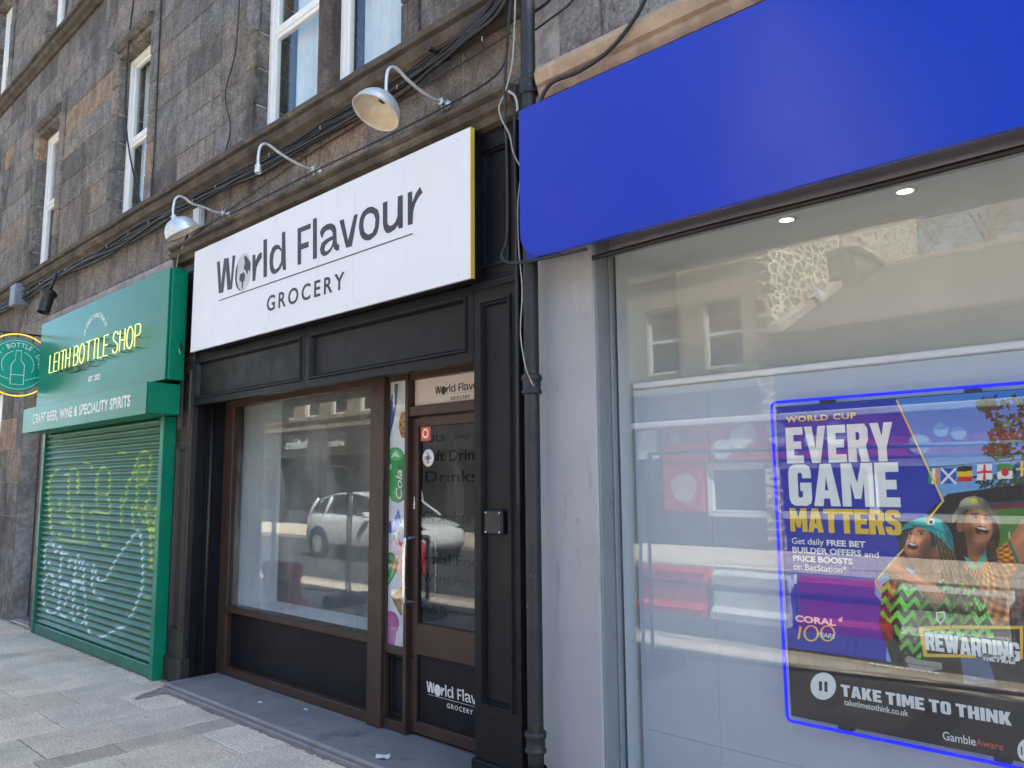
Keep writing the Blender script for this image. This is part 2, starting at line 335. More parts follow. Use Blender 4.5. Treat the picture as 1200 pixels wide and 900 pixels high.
# picture printed on a flat sheet: a fine grid whose points carry the printed colour
class Print:
    def __init__(s, x0, x1, z0, z1, y, step):
        s.nx = int((x1-x0)/step)+1; s.nz = int((z1-z0)/step)+1; s.y = y
        s.X, s.Z = np.meshgrid(np.linspace(x0, x1, s.nx), np.linspace(z0, z1, s.nz)); s.U, s.V = proj(s.X, y, s.Z)
        s.I = np.ones((s.nz, s.nx, 3)); s.rng = np.random.default_rng(3)
    def frame(s, ox, oy, k): s.u = (s.U-ox)*k; s.v = (s.V-oy)*k; return s
    def inside(s, pts):
        u, v = s.u, s.v; r = np.zeros(u.shape, bool); n = len(pts)
        for i in range(n):
            x1, y1 = pts[i]; x2, y2 = pts[(i+1) % n]
            if y1 == y2: continue
            r ^= ((y1 > v) != (y2 > v)) & (u < (x2-x1)*(v-y1)/(y2-y1)+x1)
        return r
    def put(s, m, col):
        m = np.clip(m.astype(float), 0, 1)[..., None]; s.I = s.I*(1-m)+np.asarray(col, float)/255*m if np.ndim(col) < 3 else s.I*(1-m)+col/255*m
        return s
    def poly(s, pts, col, a=1.): return s.put(s.inside(pts)*a, col)
    def ell(s, cx, cy, rx, ry, ang, c0, c1=None, lx=0, ly=0, a=1.):
        t = RAD(ang); du, dv = s.u-cx, s.v-cy; p = (du*math.cos(t)+dv*math.sin(t))/rx; q = (-du*math.sin(t)+dv*math.cos(t))/ry
        d = p*p+q*q; m = np.clip((1.05-d)/.1, 0, 1)*a
        if c1 is None: return s.put(m, c0)
        e = np.clip(np.sqrt((p-lx)**2+(q-ly)**2)/1.25, 0, 1)[..., None]
        return s.put(m, np.asarray(c0, float)*(1-e)+np.asarray(c1, float)*e)
    def line(s, pts, wd, col, a=1., soft=.5):
        d = np.full(s.u.shape, 1e9)
        for (x1, y1), (x2, y2) in zip(pts[:-1], pts[1:]):
            L = (x2-x1)**2+(y2-y1)**2+1e-9; t = np.clip(((s.u-x1)*(x2-x1)+(s.v-y1)*(y2-y1))/L, 0, 1)
            d = np.minimum(d, np.hypot(s.u-x1-t*(x2-x1), s.v-y1-t*(y2-y1)))
        return s.put(np.clip((wd-d)/(soft*wd), 0, 1)*a, col)
    def build(s, name, m, parent, Y=None):
        L = LOC.get(parent.name, (0, 0, 0)); n = s.nx*s.nz; co = np.empty((n, 3)); co[:, 0] = s.X.ravel()-L[0]; co[:, 2] = s.Z.ravel()-L[2]
        co[:, 1] = (s.y if Y is None else Y.ravel())-L[1]
        i = np.arange(n).reshape(s.nz, s.nx); q = np.stack([i[:-1, :-1], i[:-1, 1:], i[1:, 1:], i[1:, :-1]], -1).reshape(-1, 4)
        me = bpy.data.meshes.new(name); me.vertices.add(n); me.vertices.foreach_set('co', co.ravel())
        me.loops.add(q.size); me.loops.foreach_set('vertex_index', q.ravel()); me.polygons.add(len(q)); me.polygons.foreach_set('loop_start', np.arange(0, q.size, 4))
        me.update(); me.validate(); a = me.attributes.new('print', 'FLOAT_COLOR', 'POINT'); c = np.ones((n, 4)); c[:, :3] = s2l(np.clip(s.I, 0, 1)).reshape(-1, 3)
        a.data.foreach_set('color', c.ravel().astype(np.float32)); me.materials.append(m); return link(name, me, parent)
# ================================================================== ground
rg = random.Random(11)
g = MB().add([(-160, -160, -.125), (160, -160, -.125), (160, 160, -.125), (-160, 160, -.125)], [(0, 1, 2, 3)]); struct(g.build('ground', M['tarmac']))
r = MB(); r.box(-80, 60, -7.6, -1.25, -.3, -.11); struct(r.build('road', M['tarmac']))
r = MB()
for y in (-1.5, -1.68): r.box(-80, 60, y-.05, y+.05, -.12, -.106)
struct(r.build('road_marking', M['paint_line']))
p = MB(); p.box(-80, 60, -1.05, 5, -.3, -.008); struct(p.build('pavement_base', M['joint']))
p = MB()
def slab(x0, x1, y0, y1, k):
    b = .0035; t = k*rg.uniform(.86, 1.1); wm = rg.uniform(-.03, .03); dz = rg.uniform(-.0015, .0015)
    x0 += b; x1 -= b; y0 += b; y1 -= b; e = .004; c = (t*(1+wm), t, t*(1-wm)); z = dz
    vs = [(x0, y0, -.02), (x1, y0, -.02), (x1, y1, -.02), (x0, y1, -.02), (x0, y0, z-e), (x1, y0, z-e), (x1, y1, z-e), (x0, y1, z-e), (x0+e, y0+e, z), (x1-e, y0+e, z), (x1-e, y1-e, z), (x0+e, y1-e, z)]
    p.add(vs, [(0, 1, 5, 4), (1, 2, 6, 5), (2, 3, 7, 6), (3, 0, 4, 7), (4, 5, 9, 8), (5, 6, 10, 9), (6, 7, 11, 10), (7, 4, 8, 11), (8, 9, 10, 11)], c)
BANDS = [-19.6, -16.0, -12.4, -8.83, -5.25, -1.68, 1.9, 5.5]
for i, bx in enumerate(BANDS):
    y = -1.05
    while y < 3.35:
        slab(bx-.12, bx+.12, y, min(y+.44, 3.4), .76); y += .44
    if i == len(BANDS)-1: break
    a0, a1 = bx+.12, BANDS[i+1]-.12; cw = (a1-a0)/6
    for k in range(6):
        y = -1.05; y2 = -.54 if k % 2 else -.815
        while y < 3.38:
            slab(a0+k*cw, a0+(k+1)*cw, y, min(y2, 3.4), 1.); y = y2; y2 += .55
struct(p.build('pavement', M['slab']))
k = MB(); x = -40
while x < 20: k.box(x+.004, x+.9, -1.25, -1.055, -.3, .0, .012, (rg.uniform(.6, .8),)*3); x += .91
struct(k.build('kerb', M['slab']))
k = MB(); k.box(-80, 60, -11.5, -7.8, -.3, .0); k.box(-80, 60, -7.8, -7.6, -.3, .004, .01); struct(k.build('far_pavement', M['slab']))

# ================================================================== stone tenement
T = thing('tenement_building', 'soot-blackened sandstone tenement with sash windows above the row of shops', 'building', (-6, 2.95, 0))
def tint():
    q = rg.random(); t = rg.uniform(.85, 1.13); wm = rg.uniform(-.05, .07)
    if q < .035: return (1.6*t, 1.25*t, .95*t)
    if q < .08: return (.68, .66, .65)
    if q < .24: return (1.25*t, 1.12*t, 1.0*t)
    return (t*(1+wm), t, t*(1-wm))
def ashlar(mb, mo, x0, x1, z0, z1, y, opens, ch, wr=(.42, 1.05), depth=.35, tf=tint):
    es = sorted({z0, z1} | {z for o in opens for z in o[2:4] if z0 < z < z1})
    for a, b in zip(es[:-1], es[1:]):
        n = max(1, round((b-a)/ch))
        for i in range(n):
            c0, c1 = a+(b-a)*i/n, a+(b-a)*(i+1)/n; iv = [(x0, x1)]
            for o in opens:
                if o[2] < c1-1e-4 and o[3] > c0+1e-4: iv = [s for u, v in iv for s in ((u, min(v, o[0])), (max(u, o[1]), v)) if s[1]-s[0] > .01]
            for u, v in iv:
                mo.box(u, v, y+.006, y+depth, c0, c1)
                x = u-rg.uniform(0, .5)
                while x < v:
                    wd = rg.uniform(*wr); q0, q1 = max(x, u), min(x+wd, v); x += wd
                    if q1-q0 < .02: continue
                    if v-q1 < .16: q1 = v; x = v
                    j = .0035; e = rg.uniform(.005, .012); f = y-rg.uniform(0, .007); q0 += j; q1 -= j; s0, s1 = c0+j, c1-j
                    vs = [(q0, y+.02, s0), (q1, y+.02, s0), (q1, y+.02, s1), (q0, y+.02, s1), (q0, f+e*.6, s0), (q1, f+e*.6, s0), (q1, f+e*.6, s1), (q0, f+e*.6, s1), (q0+e, f, s0+e), (q1-e, f+rg.uniform(-.003, .003), s0+e), (q1-e, f+rg.uniform(-.003, .003), s1-e), (q0+e, f, s1-e)]
                    mb.add(vs, [(0, 1, 5, 4), (1, 2, 6, 5), (2, 3, 7, 6), (3, 0, 4, 7), (4, 5, 9, 8), (5, 6, 10, 9), (6, 7, 11, 10), (7, 4, 8, 11), (8, 9, 10, 11)], tf())
WIN = [(-14.0, -13.15, 4.33, 6.22), (-11.33, -10.48, 4.33, 6.22), (-8.56, -7.71, 4.33, 6.22), (-14.0, -13.15, 7.42, 9.2), (-11.33, -10.48, 7.42, 9.2), (-8.56, -7.71, 7.42, 9.2), (-5.56, -3.70, 7.42, 9.2)]
PAIR = (-5.56, -3.70, 4.33, 6.22)
JW = .17
blocks, mort = MB(), MB()
opens = [(a-JW, b+JW, z0, z1+.3) for a, b, z0, z1 in WIN+[PAIR]]
ashlar(blocks, mort, -15, -2.66, 4.30, 7.24, 2.95, opens, .30)
ashlar(blocks, mort, -15, -2.66, 7.40, 9.9, 2.95, opens, .31)
ashlar(blocks, mort, -2.42, 6, 3.72, 6.8, 2.955, [], .42, (.5, 1.1), .35, lambda: tuple(x*1.25 for x in tint()))
ashlar(blocks, mort, -15, -2.66, 3.66, 4.14, 2.95, [], .48, (.5, .95), .35, lambda: tuple(x*y for x, y in zip(tint(), (1.02, .97, .92))))
ashlar(blocks, mort, -15, -11.14, 0, 3.66, 2.93, [(-14.4, -12.1, 0, 2.9)], .42)
ashlar(blocks, mort, -10.44, -10.04, 0, 3.66, 2.95, [], .4)
ashlar(blocks, mort, -11.14, -10.44, 2.5, 3.66, 2.95, [], .4)
mort.box(-2.66, -2.42, 2.98, 3.3, 0, 7); mort.box(-11.14, -10.44, 3.2, 3.3, 0, 2.5); mort.box(-14.4, -12.1, 3.15, 3.3, 0, 2.9)
for a, b, z0, z1 in WIN+[PAIR]:      # dressed margins round each opening
    for sx, (q0, q1) in enumerate(((a-JW, a), (b, b+JW))):
        z = z0; n = round((z1-z0)/.3)
        for i in range(n):
            zz = z0+(z1-z0)*(i+1)/n
            blocks.box(q0+.003, q1-.003 if sx == 0 else q1-.003, 2.925-rg.uniform(0, .006), 3.3, z+.003, zz-.003, .012, tint()); z = zz
        mort.box(q0+.012, q1-.012, 2.96, 3.29, z0, z1)
    blocks.box(a-JW, b+JW, 2.93, 3.3, z1+.003, z1+.297, .012, (.9, .86, .82))
    blocks.sweepx([(2.93, z1+.05), (2.9, z1+.055), (2.875, z1+.085), (2.87, z1+.11), (2.885, z1+.15), (2.93, z1+.17)], a-.02, b+.02, (.7, .66, .62))
blocks.box(-4.71, -4.55, 2.95, 3.3, 4.33, 6.215, .03, (1.0, .85, .72))
blocks.box(-4.71, -4.55, 2.95, 3.3, 7.42, 9.2, .03, (1.0, .85, .72))
wallo = blocks.build('wall', M['stone'], T); mort.build('mortar', M['mortar'], T)
sh = MB()
sh.box(-45, -15, 2.96, 3.4, 0, 10.4); sh.box(6, 20, 2.96, 3.4, 0, 10.4); sh.box(-15, 6, 2.97, 3.4, 9.9, 10.4); sh.box(-2.42, 6, 2.97, 3.4, 6.8, 9.9)
sh.box(-45, -44.6, 3.4, 12, 0, 10.4); sh.box(19.6, 20, 3.4, 12, 0, 10.4); sh.box(-45, 20, 12, 12.4, 0, 10.4)
sh.build('plain_wall', M['stone'], T)
rf = MB(); rf.add([(-45.3, 2.75, 10.4), (20.3, 2.75, 10.4), (20.3, 7.6, 13.6), (-45.3, 7.6, 13.6), (-45.3, 12.6, 10.4), (20.3, 12.6, 10.4)], [(0, 1, 2, 3), (3, 2, 5, 4), (0, 3, 4), (1, 5, 2)]); rf.build('roof', M['slate'], T)
def string_prof(z, y=2.95):
    return [(y+.1, z-.02), (y-.03, z-.015), (y-.05, z+.01), (y-.085, z+.03), (y-.105, z+.07), (y-.09, z+.105), (y-.075, z+.112), (y-.115, z+.12), (y-.115, z+.165), (y-.02, z+.19), (y+.1, z+.2)]
MB().sweepx(string_prof(4.13), -15, -2.62, (1, 1, 1), 46, .004).build('string_course', M['stone_moss'], T)
MB().sweepx(string_prof(7.22), -15, -2.62, (1, 1, 1), 40, .004).build('string_course', M['stone_moss'], T)
MB().sweepx([(3.0, 3.55), (2.9, 3.555), (2.885, 3.59), (2.85, 3.60), (2.835, 3.635), (2.86, 3.66), (2.83, 3.675), (2.83, 3.695), (2.95, 3.72), (3.0, 3.72)], -6.82, -2.66, (1, 1, 1), 20, .003).build('cornice', M['stone_moss'], T)
MB().sweepx([(3.0, 3.54), (2.87, 3.545), (2.85, 3.575), (2.855, 3.60), (2.83, 3.61), (2.815, 3.66), (2.83, 3.70), (2.88, 3.73), (3.0, 3.74)], -2.47, 6, (1, 1, 1), 14, .002).build('cornice', M['stone_pale'], T)
MB().sweepx([(3.0, 3.46), (2.925, 3.462), (2.92, 3.5), (2.90, 3.505), (2.895, 3.62), (2.93, 3.64), (3.0, 3.64)], -10.3, -6.86, (1, 1, 1), 12, .003).build('lintel', mat('chipped_pale_lintel', (.27, .255, .26), .85, .3, 6, ONE, .4, 40, ONE, [((.08, .07, .07), .55, .7, 5, ONE, .8)]), T)
def window(xa, xb, z0, z1, cur):
    f = MB(); m = (z0+z1)/2
    f.frame(xa, xb, 3.045, 3.12, z0, z1, .055, .006); f.box(xa+.055, xb-.055, 3.055, 3.11, m-.03, m+.03, .005)
    f.frame(xa+.055, xb-.055, 3.062, 3.105, z0+.055, m-.03, .035, .004); f.frame(xa+.055, xb-.055, 3.075, 3.115, m+.03, z1-.055, .03, .004)
    w = f.build('window', M['upvc'], T)
    MB().box(xa+.09, xb-.09, 3.082, 3.088, z0+.09, m-.065).build('pane', M['glass_up'], w); MB().box(xa+.085, xb-.085, 3.094, 3.1, m+.06, z1-.085).build('pane', M['glass_up'], w)
    rm = MB(); a, b, y0, y1 = xa-.3, xb+.3, 3.301, 4.6
    rm.add([(a, y0, z0-.3), (b, y0, z0-.3), (b, y0, z1+.3), (a, y0, z1+.3), (a, y1, z0-.3), (b, y1, z0-.3), (b, y1, z1+.3), (a, y1, z1+.3)], [(4, 5, 6, 7), (0, 1, 5, 4), (3, 2, 6, 7), (0, 3, 7, 4), (1, 2, 6, 5)])
    rm.build('room', M['room'], w)
    vs = []; fs = []; n = 60
    for i in range(n+1):
        t = i/n; x = xa+.03+(xb-xa-.06)*t; y = 3.2+.018*math.sin(t*cur[0])+.006*math.sin(t*61)
        vs += [(x, y, z0+.02), (x, y, z1-.02)]
    for i in range(n):
        t = (i+.5)/n
        if cur[1] <= t <= cur[2]: fs.append((2*i, 2*i+2, 2*i+3, 2*i+1))
    MB().add(vs, fs, smooth=True).build('curtain', M['curtain'], w, fix=False)
CUR = [(70, 0, 1), (60, 0, .95), (55, 0, .55), (50, 0, 1), (66, 0, 1), (44, 0, .5)]
for (a, b, z0, z1), c in zip(WIN[:6], CUR): window(a, b, z0, z1, c)
for z0, z1 in ((4.33, 6.22), (7.42, 9.2)):
    window(-5.56, -4.72, z0, z1, (48, .16, 1)); window(-4.54, -3.70, z0, z1, (52, .1, .95))
# ================================================================== grocery shopfront
S = thing('grocery_shopfront', 'black and brown timber shopfront with panelled pilasters under the white sign', 'shopfront', (-4.75, 3.1, 0))
MOULD = [(0, .03), (0, 0), (.045, 0), (.05, -.014), (.062, -.014), (.068, -.002), (.078, -.004), (.085, .014), (.105, .016)]
def pilaster(x0, x1, y, panels, mt, zt, depth):
    m = MB(); m.box(x0, x1, y+.0305, y+depth, .0, zt); z = .0
    for a, b in panels:
        if a > z: m.box(x0, x1, y, y+.04, z, a, .003)
        m.panel(x0, x1, a, b, y, MOULD); z = b
    if z < zt: m.box(x0, x1, y, y+.04, z, zt, .003)
    m.box(x0-.012, x1+.012, y-.018, y+.06, 0, .2, .006); m.box(x0-.008, x1+.008, y-.014, y+.05, 2.655, 2.70, .006)
    return m.build('pilaster', mt, S)
pl = pilaster(-6.77, -6.46, 2.95, [(.36, 1.98), (2.02, 2.63), (2.72, 3.52)], M['black_worn'], 3.56, .045); pl['label'] = 'worn brownish black pilaster beside the green shutter'
MB().box(-6.74, -6.461, 2.996, 3.075, 0, 3.56, .004).box(-6.74, -6.475, 3.08, 3.6, 0, 2.62, .004).build('pilaster_return', M['black'], S)
MB().lathe([(.0, 0), (.016, 0), (.016, 2.3), (0, 2.3)], (-6.468, 3.13, .05), n=10).build('corner_bead', M['black_worn'], S)
pr_ = pilaster(-3.05, -2.72, 2.95, [(.42, 2.64), (2.72, 3.5)], M['black'], 3.56, .38); pr_['label'] = 'black panelled pilaster between the shop door and the downpipe'
b = MB(); b.box(-6.46, -3.05, 2.98, 3.06, 2.28, 3.58)
b.panel(-6.46, -4.75, 2.27, 2.69, 2.95, [(0, .06), (0, 0), (.05, 0), (.056, -.014), (.066, -.014), (.074, 0), (.082, .018)]); b.panel(-4.745, -3.055, 2.27, 2.69, 2.95, [(0, .06), (0, 0), (.05, 0), (.056, -.014), (.066, -.014), (.074, 0), (.082, .018)])
b.build('frieze', M['black'], S)
MB().box(-6.46, -3.05, 3.062, 3.5, 2.37, 2.42).build('soffit', M['black'], S)
br = MB(); Y = 3.24
br.box(-6.47, -6.31, Y, Y+.1, .06, 2.37, .006); br.box(-6.31, -4.34, Y, Y+.1, 2.275, 2.37, .006)
br.box(-6.31, -4.34, Y-.02, Y+.1, .56, .612, .008); br.box(-6.46, -4.34, Y-.005, Y+.1, .055, .125, .006)
wf = br.build('window_frame', M['brown'], S)
MB().box(-6.32, -4.33, 3.282, 3.289, .59, 2.29).build('glass', M['glass'], wf)
po = MB(); po.box(-4.338, -4.19, Y-.03, Y+.12, .06, 2.37, .006); po.build('corner_post', M['brown'], S)
MB().box(-6.32, -4.338, 3.285, 3.33, .12, .55).build('stall_riser', M['black'], S)
sl_ = MB(); sl_.box(-4.19, -4.183, Y, Y+.1, .06, 2.37, .002); sl_.box(-3.992, -3.962, Y-.01, Y+.1, .06, 2.37, .004); sl_.box(-4.183, -3.992, Y, Y+.1, 2.28, 2.37, .004); sl_.box(-4.183, -3.992, Y, Y+.1, .525, .575, .004); sl_.box(-4.183, -3.992, Y, Y+.1, .06, .12, .004)
sl_.build('sidelight_frame', M['brown'], S)
pn = MB(); pn.panel(-4.183, -3.992, .12, .525, 3.275, [(0, .03), (0, 0), (.03, 0), (.036, -.01), (.044, -.008), (.05, .008)]); pn.build('sidelight_panel', M['black'], S)
# printed sweets panel behind the narrow light
pg = Print(-4.186, -3.99, .563, 2.292, 3.262, .003)
pg.I[:] = np.array([226, 228, 236])/255
pg.frame(445, 440, 5.62)
pg.poly([(98, 55), (122, 55), (117, 120), (113, 180), (92, 300), (66, 412), (60, 415), (60, 200), (80, 130), (95, 100)], (38, 78, 150)); pg.poly([(96, 150), (105, 150), (72, 330), (63, 400), (62, 330)], (70, 120, 185)); pg.ell(83, 160, 5, 6, 0, (150, 190, 225)); pg.poly([(98, 55), (122, 55), (118, 78), (98, 80)], (50, 70, 110))
pg.ell(158, 325, 31, 88, 0, (196, 152, 40), (140, 95, 20)); [pg.ell(x, y, 7, 9, 0, (110, 70, 15)) for x, y in ((148, 280), (160, 300), (140, 325), (157, 350), (146, 380), (165, 385))]
pg.poly([(62, 545), (165, 520), (160, 820), (120, 842), (80, 825), (58, 780)], (52, 158, 72)); pg.poly([(120, 540), (165, 520), (160, 820), (135, 835)], (40, 130, 58)); pg.ell(105, 525, 52, 52, -10, (95, 190, 110), (40, 140, 62)); pg.ell(105, 525, 40, 38, -10, (130, 205, 140), (80, 175, 100)); pg.line([(80, 540), (105, 505), (125, 535), (90, 520)], 6, (225, 245, 225)); pg.poly([(62, 585), (78, 582), (78, 620), (62, 622)], (190, 230, 195))
pg.frame(445, 590, 5)
pg.poly([(110, 28), (128, 110), (108, 150), (75, 120), (85, 90)], (50, 95, 205)); pg.poly([(50, 110), (80, 95), (110, 140), (95, 168), (44, 175)], (40, 75, 175)); pg.ell(125, 190, 22, 60, 0, (45, 55, 120), (25, 30, 80)); pg.line([(85, 100), (70, 165)], 4, (120, 150, 235)); pg.line([(100, 60), (118, 130)], 4, (120, 160, 240)); pg.ell(85, 200, 8, 20, 20, (190, 190, 205)); pg.ell(65, 225, 14, 10, 20, (205, 205, 215)); pg.ell(98, 235, 6, 12, -30, (190, 190, 205))
pg.ell(62, 320, 30, 34, 0, (70, 180, 110), (30, 120, 65)); pg.poly([(75, 345), (100, 330), (110, 345), (100, 400), (60, 470), (34, 500), (34, 420)], (70, 178, 105)); pg.line([(88, 350), (75, 410), (45, 470)], 5, (140, 220, 165)); pg.line([(98, 350), (90, 400), (60, 455)], 3, (30, 110, 60)); pg.line([(40, 340), (62, 335), (85, 350)], 5, (28, 100, 55)); pg.poly([(96, 325), (112, 310), (104, 335)], (70, 180, 110))
pg.poly([(68, 545), (128, 490), (130, 660), (120, 650)], (168, 132, 45)); pg.line([(90, 575), (128, 545)], 3, (70, 52, 15)); pg.line([(98, 520), (128, 590)], 3, (70, 52, 15)); pg.line([(68, 545), (122, 650)], 4, (70, 52, 15))
pg.ell(70, 690, 42, 60, -15, (205, 100, 185), (170, 70, 150)); pg.poly([(30, 735), (100, 745), (84, 835), (30, 830)], (200, 92, 178)); pg.ell(68, 735, 42, 14, 5, (222, 130, 205), (190, 85, 165)); [pg.line([(40+18*i, 765), (36+16*i, 825)], 3, (165, 70, 150)) for i in range(4)]; pg.poly([(30, 640), (45, 640), (60, 750), (30, 750)], (185, 80, 160), .5)
sg = pg.build('sweets_print', M['printed'], S)
# Cola word runs up the can
cu = bpy.data.curves.new('can_lettering', 'FONT'); cu.body = 'Cola'; cu.size = 1; cu.offset = .015; cu.shear = .25; cu.extrude = .5; me = curve_mesh(cu, 'can_lettering')
mapped(me, 'can_lettering', M['white_ink'], S, lambda c: (-4.05-(c[1])*.09, 3.2605-(c[2]+.5)*.001, 1.49+c[0]*.105))
MB().box(-4.186, -3.99, 3.251, 3.255, .56, 2.295).build('sidelight_glass', M['glass'], S)
# transom panel and door
fr = MB(); fr.box(-3.962, -3.1, Y, Y+.1, 2.035, 2.10, .005); fr.box(-3.962, -3.1, Y, Y+.1, 2.275, 2.37, .005); fr.box(-3.10, -3.05, Y, Y+.1, .06, 2.37, .004)
fr.build('door_frame', M['brown'], S)
tp = MB().box(-3.955, -3.105, 3.285, 3.295, 2.10, 2.28).build('transom_panel', mat('cream_transom_sheet', (.62, .59, .55), .45, .03), S)
D = MB(); D.box(-3.96, -3.905, 3.27, 3.32, .075, 2.025, .005); D.box(-3.21, -3.105, 3.27, 3.32, .075, 2.025, .005); D.box(-3.905, -3.21, 3.272, 3.318, 1.965, 2.025, .004); D.box(-3.905, -3.21, 3.272, 3.318, .545, .735, .004); D.box(-3.905, -3.21, 3.272, 3.318, .075, .145, .004)
door = D.build('door', M['brown'], S)
MB().box(-3.91, -3.2, 3.29, 3.297, .73, 1.97).build('glass', M['glass_door'], door)
MB().box(-3.92, -3.2, 3.292, 3.31, .14, .55).build('kick_panel', M['black'], door)
h = MB(); h.tube(smooth_path([(-3.935, 3.275, .86), (-3.935, 3.215, .865), (-3.935, 3.195, .90), (-3.935, 3.195, 1.22), (-3.935, 3.215, 1.255), (-3.935, 3.275, 1.26)], 5), .016, 12)
h.build('handle', M['chrome'], door)
h = MB(); h.tube(smooth_path([(-3.87, 3.33, .9), (-3.87, 3.38, .905), (-3.87, 3.4, .94), (-3.87, 3.4, 1.22), (-3.87, 3.38, 1.255), (-3.87, 3.33, 1.26)], 5), .016, 12)
h.build('inner_handle', M['chrome'], door)
MB().box(-3.948, -3.928, 3.264, 3.272, 1.44, 1.52, .003).build('lock_plate', M['chrome'], door)
rows = [('uts', -3.83, -3.68, 1.865, 1.915), ('Soft Drinks', -3.88, -3.30, 1.74, 1.81), ('Drinks', -3.86, -3.38, 1.61, 1.68), ('Ice', -3.87, -3.72, 1.50, 1.56), ('Chocolate', -3.88, -3.44, 1.36, 1.43), ('Leather', -3.80, -3.34, 1.23, 1.30), ('Halal Food', -3.88, -3.30, 1.10, 1.17), ('World Food', -3.88, -3.40, .985, 1.045), ('World Flavour', -3.98, -3.55, .80, .85)]
for i, (t, a, b_, c, d) in enumerate(rows):
    if i in (5, 3): continue
    text('window_lettering', t, M['film'] if i != 4 else mat('gold_film', (.035, .026, .012), .5), door, max(a, -3.895), b_, c, d, 3.2992, .008)
text('script_lettering', 'Soup', mat('faded_gold', (.12, .09, .04), .5), door, -3.60, -3.44, 1.865, 1.915, 3.2992, 0, .9, .35)
st = MB(); st.box(-3.895, -3.80, 3.2865, 3.2885, 1.875, 1.965); st.build('red_sticker', M['poster_red'], door)
polys('sticker_emblem', [[(math.cos(a*.3)*.03, math.sin(a*.3)*.032) for a in range(21)], [(math.cos(a*.3)*.02, math.sin(a*.3)*.02) for a in range(21)]], M['white_ink'], door, lambda u, v: (-3.848+u, 3.286, 1.922+v))
MB().lathe([(0, 0), (.055, 0), (.055, .003), (0, .003)], (-3.82, 3.2885, 1.765), (0, -1, 0), 24).build('round_sticker', M['white_ink'], door)
polys('sticker_pattern', [[(x-.012, y-.012), (x+.012, y-.012), (x+.012, y+.012), (x-.012, y+.012)] for x, y in ((-.02, .0), (.02, 0), (0, .022), (0, -.025))], mat('grey_print', (.3, .3, .3), .5), door, lambda u, v: (-3.82+u, 3.2848, 1.765+v))
# rooms behind
rm = MB(); rm.add([(-6.46, 3.34, .05), (-2.75, 3.34, .05), (-2.75, 3.34, 2.7), (-6.46, 3.34, 2.7), (-6.46, 5.4, .05), (-2.75, 5.4, .05), (-2.75, 5.4, 2.7), (-6.46, 5.4, 2.7)], [(4, 5, 6, 7), (0, 1, 5, 4), (3, 2, 6, 7), (0, 3, 7, 4), (1, 2, 6, 5)])
rm.build('interior', M['room'], S)
db = MB(); db.box(-6.41, -6.375, 3.34, 3.74, .55, 2.36); db.box(-6.375, -4.25, 3.34, 3.74, .54, .585); db.box(-6.375, -4.25, 3.74, 3.76, .3, .56); db.build('display_box', M['display_white'], S)
# step
st = MB(); st.box(-6.44, -2.66, 2.80, 3.32, -.02, .055, .012); st.build('step', M['ledge'], S)
MB().box(-6.44, -2.66, 2.775, 2.80, -.02, .03, .006).build('step_nosing', M['ledge'], S)
# ================================================================== bookmaker shopfront
B = thing('bookmaker_shopfront', 'pale grey shopfront with a wide glass window beside the downpipe', 'shopfront', (-.5, 3.0, 0))
MB().box(-2.605, -2.225, 2.95, 3.3, 0, 2.80, .008).build('pillar', M['grey'], B)
f = MB(); f.box(-2.2245, -2.217, 2.962, 3.1, .05, 2.8, .003); f.box(-2.2165, -2.205, 3.06, 3.089, .12, 2.706, .003); f.box(-2.2165, 4, 3.068, 3.089, 2.706, 2.80, .004); f.box(-2.217, 4, 2.96, 3.115, .05, .13, .004); f.box(1.4, 1.46, 3.0, 3.1, .1, 2.72, .004); f.box(4, 4.3, 2.95, 3.3, 0, 2.76)
f.build('window_frame', M['grey_frame'], B)
MB().box(-2.21, 1.4, 3.09, 3.098, .12, 2.735).build('glass', M['glass_right'], B)
MB().box(1.46, 4, 3.09, 3.098, .12, 2.735).build('glass', M['glass_right'], B)
MB().box(-2.18, 4, 2.98, 3.3, -.02, .05).build('plinth', M['grey'], B)
bp = MB()
for x0, x1 in ((-2.18, -1.78), (-1.779, -.2), (-.199, 1.3), (1.301, 4)):
    bp.box(x0, x1, 3.2, 3.22, .12, .46); bp.box(x0, x1, 3.2, 3.22, .4615, 2.05)
bp.build('backing_board', M['panel_white'], B)
MB().box(-2.175, 4, 3.185, 3.235, 2.052, 2.082, .006).build('board_ledge', mat('white_ledge', (.8, .8, .79), .45, .02), B)
rm = MB(); rm.add([(-2.21, 3.116, 0), (4.2, 3.116, 0), (4.2, 3.116, 2.76), (-2.21, 3.116, 2.76), (-2.21, 3.68, 0), (4.2, 3.68, 0), (4.2, 3.68, 2.76), (-2.21, 3.68, 2.76)], [(4, 5, 6, 7), (0, 1, 5, 4), (0, 3, 7, 4), (1, 2, 6, 5)]); rm.build('interior', M['room_pale'], B)
MB().box(-2.21, 4.2, 3.116, 3.68, 2.742, 2.78).build('ceiling', M['ceiling'], B)
for i, (px_, py_) in enumerate(((-1.387, 3.252), (-.9, 3.252), (-.413, 3.252), (.075, 3.252))):
    d = thing('downlight', ['round recessed downlight glowing behind the wide shop window, nearest the grey pillar', 'round recessed downlight glowing behind the wide shop window, second from the grey pillar', 'round recessed downlight, third from the grey pillar, above the poster', 'round recessed downlight, fourth from the grey pillar'][i], 'light', (px_, py_, 2.742), 'downlights in the bookmaker ceiling')
    MB().lathe([(.03, -.002), (.03, -.006), (.042, -.006), (.044, 0)], (px_, py_, 2.742), n=24).build('rim', M['white_plastic'], d); MB().lathe([(0, -.003), (.03, -.003)], (px_, py_, 2.742), n=24).build('lens', M['lamp_on'], d)
